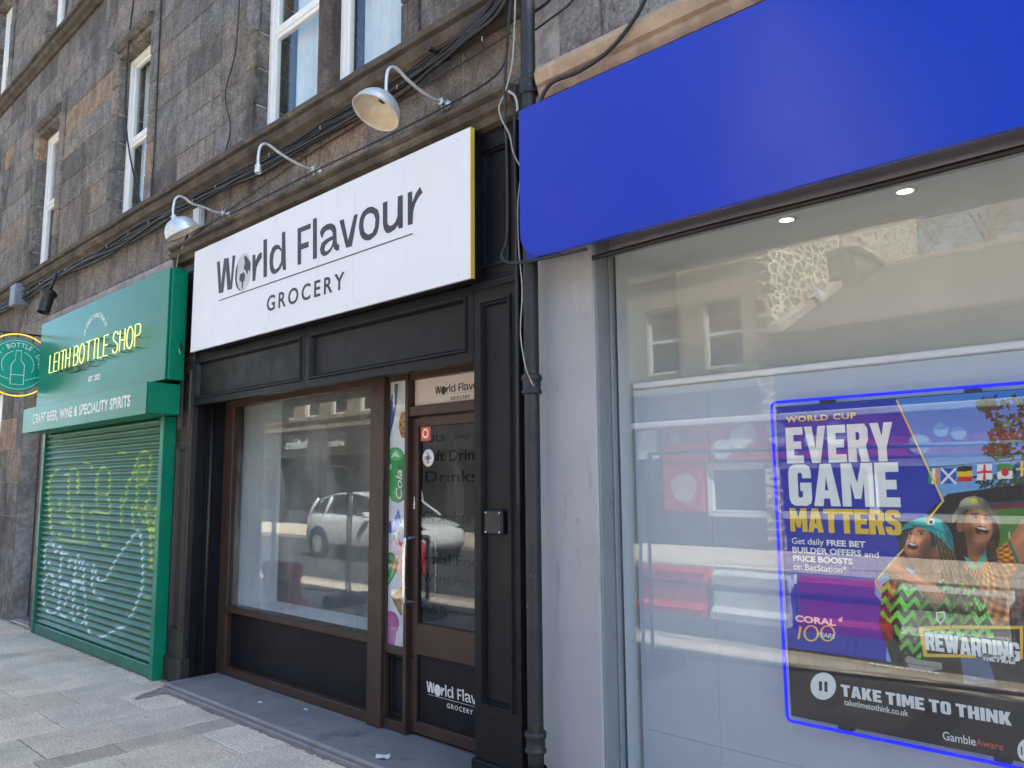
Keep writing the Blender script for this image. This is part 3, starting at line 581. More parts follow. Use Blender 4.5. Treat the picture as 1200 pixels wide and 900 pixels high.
# ================================================================== white shop sign
YS = 2.83
K = .155575
def za(L): return [(240+x*K, 240+y*K) for x, y in L]
def zb(L): return [(380+x*K, 200+y*K) for x, y in L]
LOGO = [
 [za([(92, 432), (113, 425), (124, 600), (146, 405), (180, 400), (196, 590), (210, 385), (231, 380), (205, 635), (172, 643), (160, 480), (140, 660), (107, 668)])],
 [za([(360, 380), (381, 374), (383, 425), (396, 390), (413, 364), (430, 358), (430, 397), (405, 437), (390, 475), (385, 520), (381, 570), (360, 577)])],
 [za([(443, 265), (469, 257), (469, 540), (443, 548)])],
 [za([(582, 210), (606, 200), (612, 488), (592, 495), (583, 450), (572, 480), (550, 508), (525, 523), (505, 515), (493, 490), (488, 430), (492, 370), (510, 322), (535, 301), (560, 303), (582, 338)]), za([(578, 352), (558, 333), (538, 338), (521, 367), (514, 420), (518, 470), (530, 489), (552, 475), (576, 430)])],
 [za([(700, 180), (798, 140), (798, 178), (726, 206), (726, 295), (783, 275), (783, 318), (726, 338), (726, 447), (700, 455)])],
 [za([(816, 108), (845, 97), (845, 402), (816, 412)])],
 [za([(868, 215), (872, 196), (885, 172), (920, 146), (955, 140), (980, 155), (991, 188), (995, 280), (1000, 300), (1013, 297), (1013, 340), (995, 347), (977, 335), (968, 312), (950, 350), (920, 380), (895, 388), (875, 370), (868, 335), (880, 290), (910, 262), (965, 233), (962, 205), (945, 186), (920, 192), (900, 212), (884, 256)]), za([(965, 262), (932, 281), (908, 307), (901, 340), (915, 353), (940, 336), (961, 300)])],
 [za([(1015, 120), (1047, 108), (1080, 270), (1125, 80), (1153, 68), (1108, 312), (1065, 325)])],
 [zb([(262, 430), (264, 395), (270, 360), (290, 312), (325, 280), (347, 273), (365, 272), (400, 290), (412, 315), (417, 350), (412, 420), (404, 455), (390, 485), (350, 520), (330, 526), (308, 525), (285, 508), (270, 480)]), zb([(295, 420), (296, 390), (301, 362), (320, 330), (350, 318), (375, 330), (387, 365), (382, 425), (364, 468), (330, 483), (304, 463)])],
 [zb([(443, 242), (476, 230), (476, 390), (480, 405), (492, 415), (510, 413), (535, 390), (552, 345), (555, 195), (592, 183), (592, 428), (562, 438), (557, 410), (530, 445), (500, 466), (485, 471), (468, 468), (450, 442), (443, 400)])],
 [zb([(630, 168), (662, 154), (664, 240), (690, 172), (722, 122), (742, 165), (712, 200), (687, 248), (670, 310), (666, 402), (630, 412)])]]
def wxz(u, v): p = at(u, v, YS); return (p[0], p[2])
LW = [[[wxz(*p) for p in c] for c in gl] for gl in LOGO]
W0 = min(x for x, z in LW[0][0]); F0 = min(x for x, z in LW[4][0]); BASE = 3.135
GX, GZ = wxz(285, 319.3); GR = .132
def logo(parent, m, m_pale, ox, oz, s, y, nm='lettering', grocery=True, xmax=None):
    fn = lambda u, v: (ox+(u-W0)*s, y, oz+(v-BASE)*s)
    for gl in LW:
        if xmax is None or max(fn(*p)[0] for p in gl[0]) < xmax: polys(nm, gl, m, parent, fn)
    circ = lambda r, k=1., n=40: [(GX+math.cos(2*math.pi*i/n)*r*.96, GZ+math.sin(2*math.pi*i/n)*r*k*1.12) for i in range(n)]
    polys('globe', [circ(GR)], m_pale, parent, fn, .0008)
    y0 = y; fn2 = lambda u, v: (ox+(u-W0)*s, y0-.0012, oz+(v-BASE)*s)
    g_ = lambda P: [(GX+a*GR, GZ+b*GR*1.12) for a, b in P]
    polys('globe_land', [g_([(.05, .85), (.35, .8), (.62, .55), (.85, .35), (.8, -.1), (.62, .05), (.5, -.25), (.3, .05), (.05, .2), (.18, .45)])], m, parent, fn2, .0006)
    polys('globe_land', [g_([(-.35, -.05), (.1, .0), (.28, -.2), (.2, -.45), (.05, -.55), (.02, -.9), (-.1, -.8), (-.12, -.5), (-.4, -.35)])], m, parent, fn2, .0006)
    polys('globe_land', [g_([(-.9, .2), (-.72, .5), (-.6, .55), (-.7, .2), (-.72, -.3), (-.5, -.7), (-.2, -.93), (-.45, -.85), (-.75, -.6), (-.92, -.2)])], m, parent, fn2, .0006)
    xr = fn(wxz(483.8, 274)[0], 0)[0]; xl = fn(-5.86*YS/2.85, 0)[0]; zr = oz+(wxz(370, 313.3)[1]-BASE)*s
    if xmax: xr = min(xr, xmax)
    MB().box(xl, xr, y-.0012, y, zr-.004*s, zr+.004*s).build('rule', m, parent)
    MB().box(fn(GX, 0)[0]-.0015*s, fn(GX, 0)[0]+.0015*s, y-.001, y, zr+.005*s, zr+.06*s).build('rule', m, parent)
    if grocery:
        a, b_ = wxz(312.6, 365), wxz(404, 317.8); c = wxz(315.5, 364.9)
        text('lettering', 'GROCERY', m, parent, fn(a[0], 0)[0], fn(b_[0], 0)[0], fn(0, c[1])[2], fn(0, b_[1])[2], y, .016, 1.35)
G = thing('shop_sign', 'large white sign board reading World Flavour Grocery with a yellow edge', 'shop sign', (-4.64, YS, 2.68))
sb = MB(); xs = [-6.29, -5.04, -4.02, -2.955]
for a, c in zip(xs[:-1], xs[1:]): sb.box(a+.0008, c-.0008, YS, YS+.02, 2.692, 3.545, .0015)
sb.build('board', M['white_sign'], G)
MB().box(-6.28, -2.975, YS+.021, 2.945, 2.70, 3.535).build('sign_frame', M['black'], G)
MB().box(-2.9545, -2.9495, YS+.001, YS+.03, 2.692, 3.545, .001).build('edge_strip', M['yellow_edge'], G)
logo(G, M['ink'], mat('pale_globe', (.5, .52, .54), .5, .05), W0, BASE, 1., YS-.0004)
sc_ = MB()
for x in (-6.2, -5.1, -4.98, -4.08, -3.96, -3.05):
    for z in (2.73, 3.5): sc_.lathe([(0, .003), (.008, .002), (.009, 0)], (x, YS, z), (0, -1, 0), 10)
sc_.build('screw_head', M['white_sign'], G)
# the same name on the transom and on the door's kick panel
def logo_at(parent, m, mp, pw, pf, y, xmax):
    a, b_ = at(*pw, y), at(*pf, y); s = (b_[0]-a[0])/(F0-W0); logo(parent, m, mp, a[0], a[2], s, y, 'lettering', True, xmax)
logo_at(tp, M['ink'], M['ink'], (510, 461), (537.5, 0), 3.2845, -3.11)
logo_at(door, M['white_ink'], M['white_ink'], (500, 809), (536.5, 0), 3.2915, -3.205)
# ================================================================== green bottle shop
A = thing('bottle_shop_sign', 'tall green sign box with yellow neon letters above the graffitied shutter', 'shop sign', (-8.3, 2.75, 2.5))
MB().box(-9.99, -6.575, 2.75, 2.765, 2.49, 3.455, .002).build('board', M['green_sign'], A)
MB().box(-9.985, -6.55, 2.768, 2.9, 2.49, 3.455, .004).build('sign_box', M['green_bright'], A)
def fit(body, m, parent, pl_, pr2, y, hl, **k):   # text between two baseline pixels; hl = cap-top pixel above the left one
    a, b_, c = at(*pl_, y), at(*pr2, y), at(*hl, y); return text(k.pop('nm', 'lettering'), body, m, parent, a[0], b_[0], a[2], c[2], y, **k)
a = at(57.6, 437.4, 2.70); b_ = at(163.5, 407, 2.70); top = at(58.2, 422.0, 2.70)
NX0, NX1, NZ0, NH = a[0], b_[0], a[2], .20
GL = {'L': ([[(0, 1), (0, 0), (.55, 0)]], .75), 'E': ([[(.6, 1), (0, 1), (0, 0), (.6, 0)], [(0, .52), (.5, .52)]], .8), 'I': ([[(0, 0), (0, 1)]], .28), 'T': ([[(0, 1), (.7, 1)], [(.35, 1), (.35, 0)]], .85),
 'H': ([[(0, 0), (0, 1)], [(0, .5), (.6, .5)], [(.6, 0), (.6, 1)]], .85), 'B': ([[(0, 0), (0, 1), (.4, 1), (.58, .9), (.58, .65), (.4, .53), (0, .53)], [(.4, .53), (.62, .42), (.62, .12), (.42, 0), (0, 0)]], .85),
 'O': ([[(.35 + .35*math.sin(t*.3927), .5+.5*math.cos(t*.3927)) for t in range(17)]], .95), 'S': ([[(.6, .82), (.5, .96), (.3, 1), (.1, .95), (.02, .8), (.08, .62), (.5, .42), (.6, .25), (.52, .06), (.3, 0), (.1, .04), (0, .2)]], .85),
 'P': ([[(0, 0), (0, 1), (.4, 1), (.6, .9), (.6, .6), (.4, .48), (0, .48)]], .8), ' ': ([], .4)}
tw = sum(GL[c][1] for c in 'LEITH BOTTLE SHOP')-.2; x = 0; nb = MB(); cl = MB()
for ch in 'LEITH BOTTLE SHOP':
    for stq in GL[ch][0]:
        P = [(NX0+(x+u)/tw*(NX1-NX0), 2.70, NZ0+v*NH) for u, v in stq]; nb.tube(P if ch not in 'OS' else smooth_path(P, 2), .0055, 6)
        for q in (P[0], P[-1]): cl.tube([(q[0], 2.70, q[2]), (q[0], 2.75, q[2]-.004)], .004, 6)
    x += GL[ch][1]
nb.build('neon_tube', M['neon'], A); cl.build('tube_support', M['black_plastic'], A)
wr = MB(); rq = random.Random(4)
for i in range(5):
    x0 = NX0+rq.uniform(.1, .9)*(NX1-NX0); wr.tube(smooth_path([(x0, 2.735, NZ0+.03), (x0+.1, 2.735, NZ0-.04), (x0+.35, 2.737, NZ0-.05), (x0+.5, 2.737, NZ0+.02)], 4), .003, 5)
wr.build('neon_wiring', M['cable'], A)
ac = at(115, 405, 2.75)
text('lettering', '50 GREAT JUNCTION ST', M['white_ink'], A, 0, 1, 0, .062, 2.7495, .03, 1.2, bend=(-8.27, 2.93, .33, -.98, .98))
fit('EST. 2022', M['white_ink'], A, (103.3, 448), (117.4, 444.5), 2.7495, (103.3, 441.5), offset=.03, space=1.1)
F_ = thing('shutter_housing', 'green shutter box lettered Craft Beer Wine and Speciality Spirits under the neon sign', 'shop sign', (-8.3, 2.63, 2.19))
MB().box(-9.96, -6.605, 2.62, 2.632, 2.195, 2.462, .002).build('fascia', M['green_sign'], F_); MB().box(-9.955, -6.60, 2.634, 2.9, 2.2, 2.46, .003).build('box', M['green_bright'], F_)
fit('CRAFT BEER, WINE & SPECIALITY SPIRITS', M['white_ink'], F_, (38, 499), (152, 481), 2.6195, (38, 486), offset=.03, space=1.12)
# shutter: rounded slats, spray paint follows them
R_ = thing('roller_shutter', 'green steel roller shutter covered in white and yellow graffiti tags', 'shutter', (-8.4, 2.9, 0))
q = Print(-10.0, -6.83, .1, 2.2, 2.885, .0075); NS = 33
ph = ((q.Z-.1)/2.1*NS) % 1.; q.I[:] = np.array([.15, .385, .29])
nzr = np.random.default_rng(5); lowf = np.repeat(np.repeat(nzr.normal(0, 1, (q.nz//14+1, q.nx//30+1)), 14, 0), 30, 1)[:q.nz, :q.nx]
q.I *= (1+.035*lowf)[..., None]
def spray(pts, wd, col, a, sm=True):
    if sm: pts = [(v.x, v.y) for v in smooth_path([(x_, y_, 0) for x_, y_ in pts], 4)]
    I0 = q.I.copy(); q.line(pts, wd, col, a, 1.0); k = np.clip((ph-.12)/.1, 0, 1)*np.clip((.97-ph)/.08, 0, 1); q.I = I0*(1-k[..., None])+q.I*k[..., None]
q.frame(40, 510, 6.43)
YL = (214, 222, 50)
for P in ([(185, 260), (150, 280), (118, 340), (108, 430), (115, 520), (120, 640), (135, 740), (190, 780), (330, 800), (400, 800)], [(235, 300), (262, 300), (258, 420), (262, 520)], [(280, 260), (310, 252), (330, 300), (330, 430)], [(380, 210), (415, 215), (440, 250)], [(530, 240), (490, 265), (470, 350), (470, 520)], [(530, 240), (570, 290), (565, 400), (550, 450), (480, 450)], [(550, 450), (570, 520), (560, 590), (440, 570), (430, 610)], [(330, 330), (330, 430)], [(140, 540), (120, 590), (125, 700)], [(245, 545), (310, 545), (240, 590), (290, 640), (210, 660), (290, 690)], [(360, 500), (370, 740), (380, 800), (430, 800)], [(480, 660), (480, 760), (520, 830), (545, 825)], [(555, 660), (560, 780)], [(655, 460), (655, 680)], [(700, 380), (690, 480), (660, 520)], [(640, 130), (690, 130)], [(835, 120), (790, 150), (760, 240), (740, 300), (715, 350)], [(835, 120), (875, 150), (875, 250), (850, 330), (800, 370), (770, 320), (780, 250), (830, 220)], [(775, 370), (775, 450), (770, 540), (800, 620), (830, 660)], [(855, 400), (870, 470), (840, 520), (850, 640), (880, 720)], [(915, 520), (925, 580), (905, 650), (900, 760)], [(870, 700), (880, 880), (875, 990)], [(940, 700), (920, 790), (930, 880)], [(800, 560), (900, 570), (940, 540)], [(850, 700), (940, 710)], [(740, 520), (745, 690)], [(195, 490), (190, 560)], [(300, 640), (300, 770)], [(190, 730), (195, 780)]):
    spray(P, 14, YL, .85)
for cx_, cy_ in ((820, 240), (815, 290), (820, 340), (850, 520), (860, 580), (870, 640), (900, 705), (890, 760), (880, 850), (900, 950), (895, 1010), (850, 1225)): q.put(np.exp(-(((q.u-cx_)/32)**2+((q.v-cy_)/22)**2))*.45*np.clip((ph-.2)/.15, 0, 1), YL)
q.frame(40, 620, 6.43); WH = (226, 234, 240)
for P in ([(80, 300), (78, 200), (92, 120), (130, 95), (155, 150), (160, 175)], [(165, 175), (190, 130), (205, 160), (200, 290)], [(210, 185), (250, 185)], [(110, 240), (125, 285), (185, 300), (195, 370)], [(145, 360), (110, 335), (75, 400), (65, 480), (75, 570), (110, 630), (150, 630), (180, 595), (195, 640), (240, 665)], [(148, 390), (145, 500)], [(205, 420), (195, 480), (185, 580), (190, 610)], [(200, 410), (245, 420), (265, 450), (260, 510)], [(270, 210), (260, 300)], [(275, 240), (310, 225), (310, 300), (300, 370), (295, 460), (295, 580), (285, 600)], [(330, 190), (350, 300)], [(360, 230), (375, 300), (370, 400), (385, 530)], [(290, 390), (355, 405), (350, 460)], [(240, 520), (230, 580)], [(330, 590), (330, 640)], [(260, 645), (290, 635), (300, 690), (345, 720), (375, 690), (385, 650), (392, 570)], [(400, 270), (440, 320), (435, 420), (460, 490), (510, 530)], [(450, 270), (470, 350), (490, 390), (525, 385), (560, 340), (610, 240), (680, 140), (740, 60), (780, 15), (800, 50)], [(805, 60), (815, 200), (818, 330), (812, 450), (790, 510), (750, 610), (715, 670)], [(385, 680), (400, 745), (430, 795), (480, 820), (540, 800), (620, 755), (670, 740)]):
    spray(P, 13.5, WH, 1.)
for cx_, cy_ in ((490, 510), (780, 20), (320, 395), (230, 425), (500, 815), (640, 752), (130, 110), (800, 470)): q.put(np.exp(-(((q.u-cx_)/26)**2+((q.v-cy_)/16)**2))*.8*np.clip((ph-.2)/.15, 0, 1), WH)
slat = .5+.5*np.cos((ph-.52)*2*math.pi); slat = slat**.6
q.build('slat_curtain', M['shutter_paint'], R_, 2.905-.026*slat)
MB().box(-10.0, -6.83, 2.875, 2.93, .0, .105, .006).build('bottom_bar', M['green'], R_)
MB().box(-6.845, -6.775, 2.845, 2.97, 0, 2.195, .004).build('guide_rail', M['green_bright'], R_); MB().box(-10.05, -9.985, 2.86, 2.97, 0, 2.2, .004).build('guide_rail', M['green'], R_)
MB().box(-6.87, -6.842, 2.855, 2.95, 0, 2.195, .003).build('guide_lip', M['green'], R_)
# round hanging sign
H_ = thing('hanging_sign', 'round teal hanging sign with a bottle drawing and a yellow ring', 'sign', (-10.28, 2.61, 2.99))
c0 = Vector((-10.28, 2.605, 3.0)); DR = .31
MB().lathe([(0, .03), (DR-.01, .03), (DR, .02), (DR, -.03), (DR-.01, -.04), (0, -.04)], c0, (1, 0, 0), 48, smooth=False).build('disc', M['teal'], H_)
def disc_fn(u, v): return (c0.x+.031, c0.y+u, c0.z+v)
def dpolys(nm, cs, m):
    cu = bpy.data.curves.new(nm, 'CURVE'); cu.dimensions = '2D'; cu.fill_mode = 'BOTH'; cu.extrude = .5
    for c in cs:
        sp = cu.splines.new('POLY'); sp.points.add(len(c)-1); sp.use_cyclic_u = True
        for p_, q_ in zip(sp.points, c): p_.co = (q_[0], q_[1], 0, 1)
    return mapped(curve_mesh(cu, nm), nm, m, H_, lambda c: (c0.x+.0302+(c[2]+.5)*.002, c0.y+c[0], c0.z+c[1]))
cir = lambda r, a0=0, a1=360, n=48: [(r*math.cos(RAD(a0+(a1-a0)*i/n)), r*math.sin(RAD(a0+(a1-a0)*i/n))) for i in range(n+1)]
dpolys('ring_line', [cir(.285), cir(.28)], M['white_ink']); dpolys('ring_line', [cir(.165, -30, 70)+cir(.16, -30, 70)[::-1]], M['white_ink']); dpolys('ring_line', [cir(.165, 110, 210)+cir(.16, 110, 210)[::-1]], M['white_ink'])
bo = [(-.07, -.23), (.07, -.23), (.07, .0), (.03, .06), (.028, .17), (-.028, .17), (-.03, .06), (-.07, .0)]
dpolys('bottle_drawing', [bo, [(x*.9, z*.97-.003) for x, z in bo]], M['white_ink']); dpolys('bottle_drawing', [[(-.066, -.12), (.066, -.12), (.066, -.113), (-.066, -.113)]], M['white_ink'])
dpolys('bottle_drawing', [[(-.25, -.11), (-.08, -.17), (-.08, -.176), (-.25, -.116)]], M['white_ink']); dpolys('bottle_drawing', [[(.25, -.11), (.08, -.17), (.08, -.176), (.25, -.116)]], M['white_ink'])
cu = bpy.data.curves.new('lettering', 'FONT'); cu.body = 'LEITH · BOTTLE · SHOP'; cu.size = 1; cu.offset = .01; cu.space_character = 1.2; cu.extrude = .5; me = curve_mesh(cu, 'lettering'); aa = np.array([v.co[:] for v in me.vertices]); lo, hi = aa.min(0), aa.max(0)
def arc(c):
    an = -1.75+3.5*(c[0]-lo[0])/(hi[0]-lo[0]); r_ = .205+.055*(c[1]-lo[1])/(hi[1]-lo[1]); return (c0.x+.0302+(c[2]+.5)*.002, c0.y+r_*math.sin(an), c0.z+r_*math.cos(an))
mapped(me, 'lettering', M['white_ink'], H_, arc)
MB().tube([c0+Vector((.02, .36*math.sin(i*math.pi/24), .36*math.cos(i*math.pi/24))) for i in range(49)], .008, 8).build('ring_tube', M['neon_ring'], H_)
MB().tube([(c0.x, 2.95, 3.37), (c0.x, 2.3, 3.37)], .012, 8).tube([(c0.x, c0.y-.15, 3.37), (c0.x, c0.y-.15, 3.25)], .006, 6).tube([(c0.x, c0.y+.15, 3.37), (c0.x, c0.y+.15, 3.25)], .006, 6).build('bracket', M['black_plastic'], H_)
# ================================================================== blue fascia
U_ = thing('blue_fascia', 'long blank glossy blue fascia sign over the wide window', 'shop sign', (.5, 2.75, 2.7))
fb = MB(); P = [(-2.515+.14*(1-math.sin(a_)), 2.68+.14*(1-math.cos(a_))) for a_ in np.linspace(math.pi/2, 0, 9)]+[(4.4, 2.68), (4.4, 3.455), (-2.515, 3.455)]
fb.prism(P, 2.748, 2.76); fb.build('face', M['blue'], U_); MB().box(-2.513, 4.4, 2.762, 2.955, 2.765, 3.45, .004).build('sign_box', mat('blue_return', (.015, .03, .35), .4, .08), U_)
MB().box(-2.36, 4.4, 2.762, 2.79, 2.684, 2.70, .002).build('lip', M['blue'], U_); MB().box(-2.513, -2.3, 2.7915, 2.80, 2.682, 2.764, .002).build('corner_plate', M['blue'], U_)
# ================================================================== LED frame and poster
YP = 3.13
tl, bl = at(904, 472, YP), at(922.7, 844, YP); PX0, PZ1, PZ0 = tl[0], tl[2], bl[2]; PX1 = PX0+.985
E_ = thing('led_frame', 'glowing blue rectangular light frame round the betting poster', 'light frame', ((PX0+PX1)/2, YP, PZ0))
ld = MB(); rr = .02; cs = [(PX0, PZ0), (PX1, PZ0), (PX1, PZ1), (PX0, PZ1)]; pts = []
for (cx_, cz_), a0 in zip([(PX0+rr, PZ0+rr), (PX1-rr, PZ0+rr), (PX1-rr, PZ1-rr), (PX0+rr, PZ1-rr)], (180, 270, 0, 90)):
    pts += [(cx_+rr*math.cos(RAD(a0+d)), YP, cz_+rr*math.sin(RAD(a0+d))) for d in (0, 30, 60, 90)]
ld.tube(pts+[pts[0]], .0065, 8); ld.build('led_tube', M['led'], E_)
cp = MB()
for x in (PX0+.2, PX0+.72):
    for z in (PZ0, PZ1): cp.box(x, x+.045, YP+.0, YP+.06, z-.018 if z == PZ1 else z-.004, z+.004 if z == PZ1 else z+.018, .002)
cp.build('clip', M['black_plastic'], E_)
p0, p1 = PX0+.018, PX1-.018; q0, q1 = PZ0+.022, PZ1-.022
O_ = thing('betting_poster', 'blue and black betting poster of two cheering fans in bucket hats', 'poster', ((p0+p1)/2, YP, q0))
MB().box(p0-.004, p1+.004, YP+.008, YP+.02, q0-.004, q1+.004).build('poster_board', M['black_plastic'], O_)
t = Print(p0, p1, q0, q1, YP+.004, .0022)
t.I[:] = np.array([20, 44, 168])/255
t.frame(900, 440, 3.75); V3 = t.v; sky_ = np.clip((V3-60)/480, 0, 1)[..., None]; bgc = np.array([58, 118, 205])*(1-sky_)+np.array([120, 165, 215])*sky_
t.put(t.inside([(565, 100), (770, 550), (470, 900), (470, 960), (520, 1020), (520, 1400), (1400, 1400), (1400, -60), (565, -60)]), bgc)
for cx_, cy_, rx, ry in ((1060, 150, 120, 70), (1090, 230, 90, 60), (1030, 260, 60, 50), (1120, 330, 150, 60), (960, 130, 40, 30), (1000, 330, 60, 30), (1180, 150, 120, 200), (1010, 460, 110, 40), (1130, 440, 120, 50)):
    for k in range(70):
        a_ = t.rng.uniform(0, 6.3); r_ = t.rng.uniform(0, 1)**.5; c_ = t.rng.uniform(.5, 1.5); t.ell(cx_+rx*r_*math.cos(a_), cy_+ry*r_*math.sin(a_), 12, 6, t.rng.uniform(0, 180), np.array([48, 62, 32])*c_)
t.poly([(790, 520), (1400, 440), (1400, 1400), (760, 1400), (700, 600)], (26, 28, 38)); t.poly([(960, 590), (1400, 560), (1400, 800), (960, 760)], (72, 122, 44)); t.poly([(960, 575), (1400, 545), (1400, 562), (960, 592)], (120, 40, 50)); t.poly([(960, 560), (1400, 530), (1400, 545), (960, 577)], (60, 62, 80))
for x_ in (1060, 1085, 1160): t.line([(x_, 690), (x_+2, 720)], 4, (215, 215, 220))
fl = [(705, 410, [(0, 150, 80), (235, 235, 235), (235, 140, 40)]), (760, 408, 'sc'), (832, 400, [(25, 22, 22), (235, 190, 30), (200, 30, 40)]), (918, 392, 'en'), (1008, 388, 'wa'), (1090, 378, 'se'), (1170, 370, [(200, 30, 40), (235, 235, 235), (30, 60, 150)])]
for x_, y_, kd in fl:
    w_, h_ = 66, 68
    if x_ == 705: w_ = 45
    qd = lambda a, b, c, d: [(x_+a*w_, y_+b*h_), (x_+c*w_, y_+b*h_-3), (x_+c*w_, y_+d*h_-3), (x_+a*w_, y_+d*h_)]
    if isinstance(kd, list):
        for i, c in enumerate(kd): t.poly(qd(i/3, 0, (i+1)/3, 1) if x_ == 705 else qd(0, i/3, 1, (i+1)/3), c)
    elif kd == 'sc': t.poly(qd(0, 0, 1, 1), (40, 80, 170)); t.line([(x_+4, y_+4), (x_+w_-4, y_+h_-4)], 7, (230, 235, 240)); t.line([(x_+w_-4, y_+4), (x_+4, y_+h_-4)], 7, (230, 235, 240))
    elif kd == 'en': t.poly(qd(0, 0, 1, 1), (232, 232, 232)); t.poly(qd(.42, 0, .58, 1), (205, 30, 45)); t.poly(qd(0, .42, 1, .58), (205, 30, 45))
    elif kd == 'wa': t.poly(qd(0, 0, 1, .5), (60, 140, 70)); t.poly(qd(0, .5, 1, 1), (230, 230, 228)); t.ell(x_+34, y_+36, 17, 19, 0, (195, 40, 50))
    else: t.poly(qd(0, 0, 1, 1), (30, 80, 160)); t.poly(qd(.3, 0, .46, 1), (235, 195, 40)); t.poly(qd(0, .42, 1, .58), (235, 195, 40))
t.line([(700, 405), (900, 388), (1200, 362)], 3, (60, 60, 70))
# lower dark band
zb0 = at(921, 758, YP+.004)[2]; t.put((t.Z < zb0), (22, 21, 24))
t.frame(1010, 560, 3.747)
t.poly([(90, 470), (75, 640), (160, 900), (800, 960), (800, 380), (640, 380), (300, 420)], (34, 32, 32)); N_ = np.repeat(np.repeat(t.rng.uniform(.5, 1.6, (t.nz//5+1, t.nx//5+1)), 5, 0), 5, 1)[:t.nz, :t.nx]
t.put(t.inside([(640, 380), (820, 360), (820, 680), (640, 660)])*.9, np.stack([70*N_, 62*N_, 58*N_], -1))
t.poly([(430, 760), (540, 745), (590, 905), (450, 905)], (92, 108, 138)); t.poly([(186, 795), (205, 780), (240, 795), (350, 812), (352, 840), (300, 848), (210, 838)], (150, 148, 144)); t.line([(200, 815), (340, 835)], 4, (120, 115, 110))
SK, SD = (216, 152, 110), (142, 88, 60)
# woman behind: hair, neck, shirt, arm, face, hat
t.ell(500, 250, 105, 150, 0, (46, 30, 24), (28, 18, 15)); t.ell(502, 186, 108, 62, 12, (84, 82, 68), (58, 56, 46)); t.poly([(400, 180), (400, 390), (440, 390), (450, 250)], (36, 24, 20)); t.poly([(455, 240), (548, 262), (560, 350), (470, 380)], SD)
O1 = np.array([226, 142, 36]); wv = .72+.38*np.sin(np.arctan2(t.v-330, t.u-505)*34+np.hypot(t.u-505, t.v-330)*.02)*np.cos(np.hypot(t.u-505, t.v-330)*.12)
t.put(t.inside([(430, 390), (480, 350), (545, 335), (590, 312), (645, 272), (665, 330), (690, 378), (645, 450), (648, 640), (560, 660), (500, 560)]), O1*np.clip(wv, .35, 1.15)[..., None])
t.poly([(645, 270), (700, 190), (800, 80), (800, 330), (692, 388)], (176, 112, 76)); t.poly([(690, 385), (800, 280), (800, 330), (700, 388)], (130, 76, 50)); t.line([(648, 280), (690, 384)], 8, (35, 105, 85))
t.poly([(448, 345), (468, 352), (500, 385), (546, 308), (558, 352), (502, 402), (478, 402)], (78, 178, 158))
t.ell(432, 212, 17, 26, 0, SD); t.ell(512, 212, 62, 84, -12, SK, (150, 94, 66), .15, -.25); t.ell(470, 235, 22, 40, 0, (150, 92, 64), None, a=.6)
t.ell(527, 232, 30, 20, 10, (52, 18, 18)); t.ell(528, 222, 22, 5, 10, (226, 216, 206)); t.ell(530, 246, 16, 6, 10, (160, 80, 78)); t.ell(497, 172, 11, 6, 5, (42, 26, 22)); t.ell(548, 178, 10, 6, 10, (42, 26, 22)); t.line([(480, 160), (510, 158)], 4, (50, 30, 24)); t.line([(540, 164), (562, 170)], 4, (50, 30, 24)); t.ell(530, 196, 9, 20, -8, (222, 160, 122)); t.ell(555, 215, 12, 14, 0, (214, 146, 108)); t.line([(492, 210), (498, 240), (510, 262)], 3, (140, 82, 58))
t.poly([(545, 285), (582, 268), (592, 330), (600, 390), (570, 402), (548, 350)], (52, 34, 28)); [t.line([(550+4*k%30, 290+22*k), (585, 280+22*k)], 4, (88, 60, 46)) for k in range(5)]
t.poly([(394, 196), (400, 160), (426, 124), (470, 110), (520, 114), (562, 132), (598, 164), (612, 206), (606, 226), (592, 196), (560, 158), (510, 140), (460, 140), (426, 158), (404, 198)], (122, 120, 98)); t.poly([(424, 130), (434, 102), (456, 86), (492, 80), (530, 88), (552, 108), (564, 138), (510, 122), (460, 122)], (150, 150, 122)); t.poly([(500, 80), (535, 90), (555, 112), (562, 140), (520, 130)], (120, 118, 96)); t.ell(493, 102, 15, 12, 20, (196, 172, 50))
# woman in front
t.poly([(300, 240), (395, 240), (420, 350), (505, 470), (560, 600), (520, 660), (440, 650), (345, 500), (330, 380)], (40, 28, 24)); t.ell(240, 300, 78, 105, 0, (44, 30, 25)); t.ell(268, 262, 122, 78, 16, (26, 62, 70), (16, 34, 40)); t.poly([(185, 320), (330, 300), (352, 450), (300, 480), (238, 455), (230, 395)], SD)
ch = ((t.v*1.0+np.abs(((t.u+.18*t.v) % 66)-33)*1.25) % 62)/62
t.put(t.inside([(88, 470), (130, 442), (240, 462), (300, 480), (352, 445), (430, 452), (500, 482), (532, 532), (572, 625), (580, 700), (480, 722), (300, 722), (255, 795), (172, 765), (140, 655), (82, 602)]), np.where((ch < .5)[..., None], np.array([112, 205, 58.]), np.array([24, 30, 26.]))*(.82+.25*N_[..., None]*.5))
for k in range(15):
    a_ = k/14; t.line([(v.x, v.y) for v in smooth_path([(318+75*a_, 250+20*a_, 0), (345+75*a_, 360, 0), (372+110*a_, 470+12*a_, 0), (395+130*a_, 600+26*math.sin(k*2.1), 0)], 5)], 3.2, (70, 50, 32) if k % 3 else (140, 112, 58), .8)
t.line([(332+20*math.cos(i*.3), 388+24*math.sin(i*.3)) for i in range(15)], 2.5, (190, 205, 205))
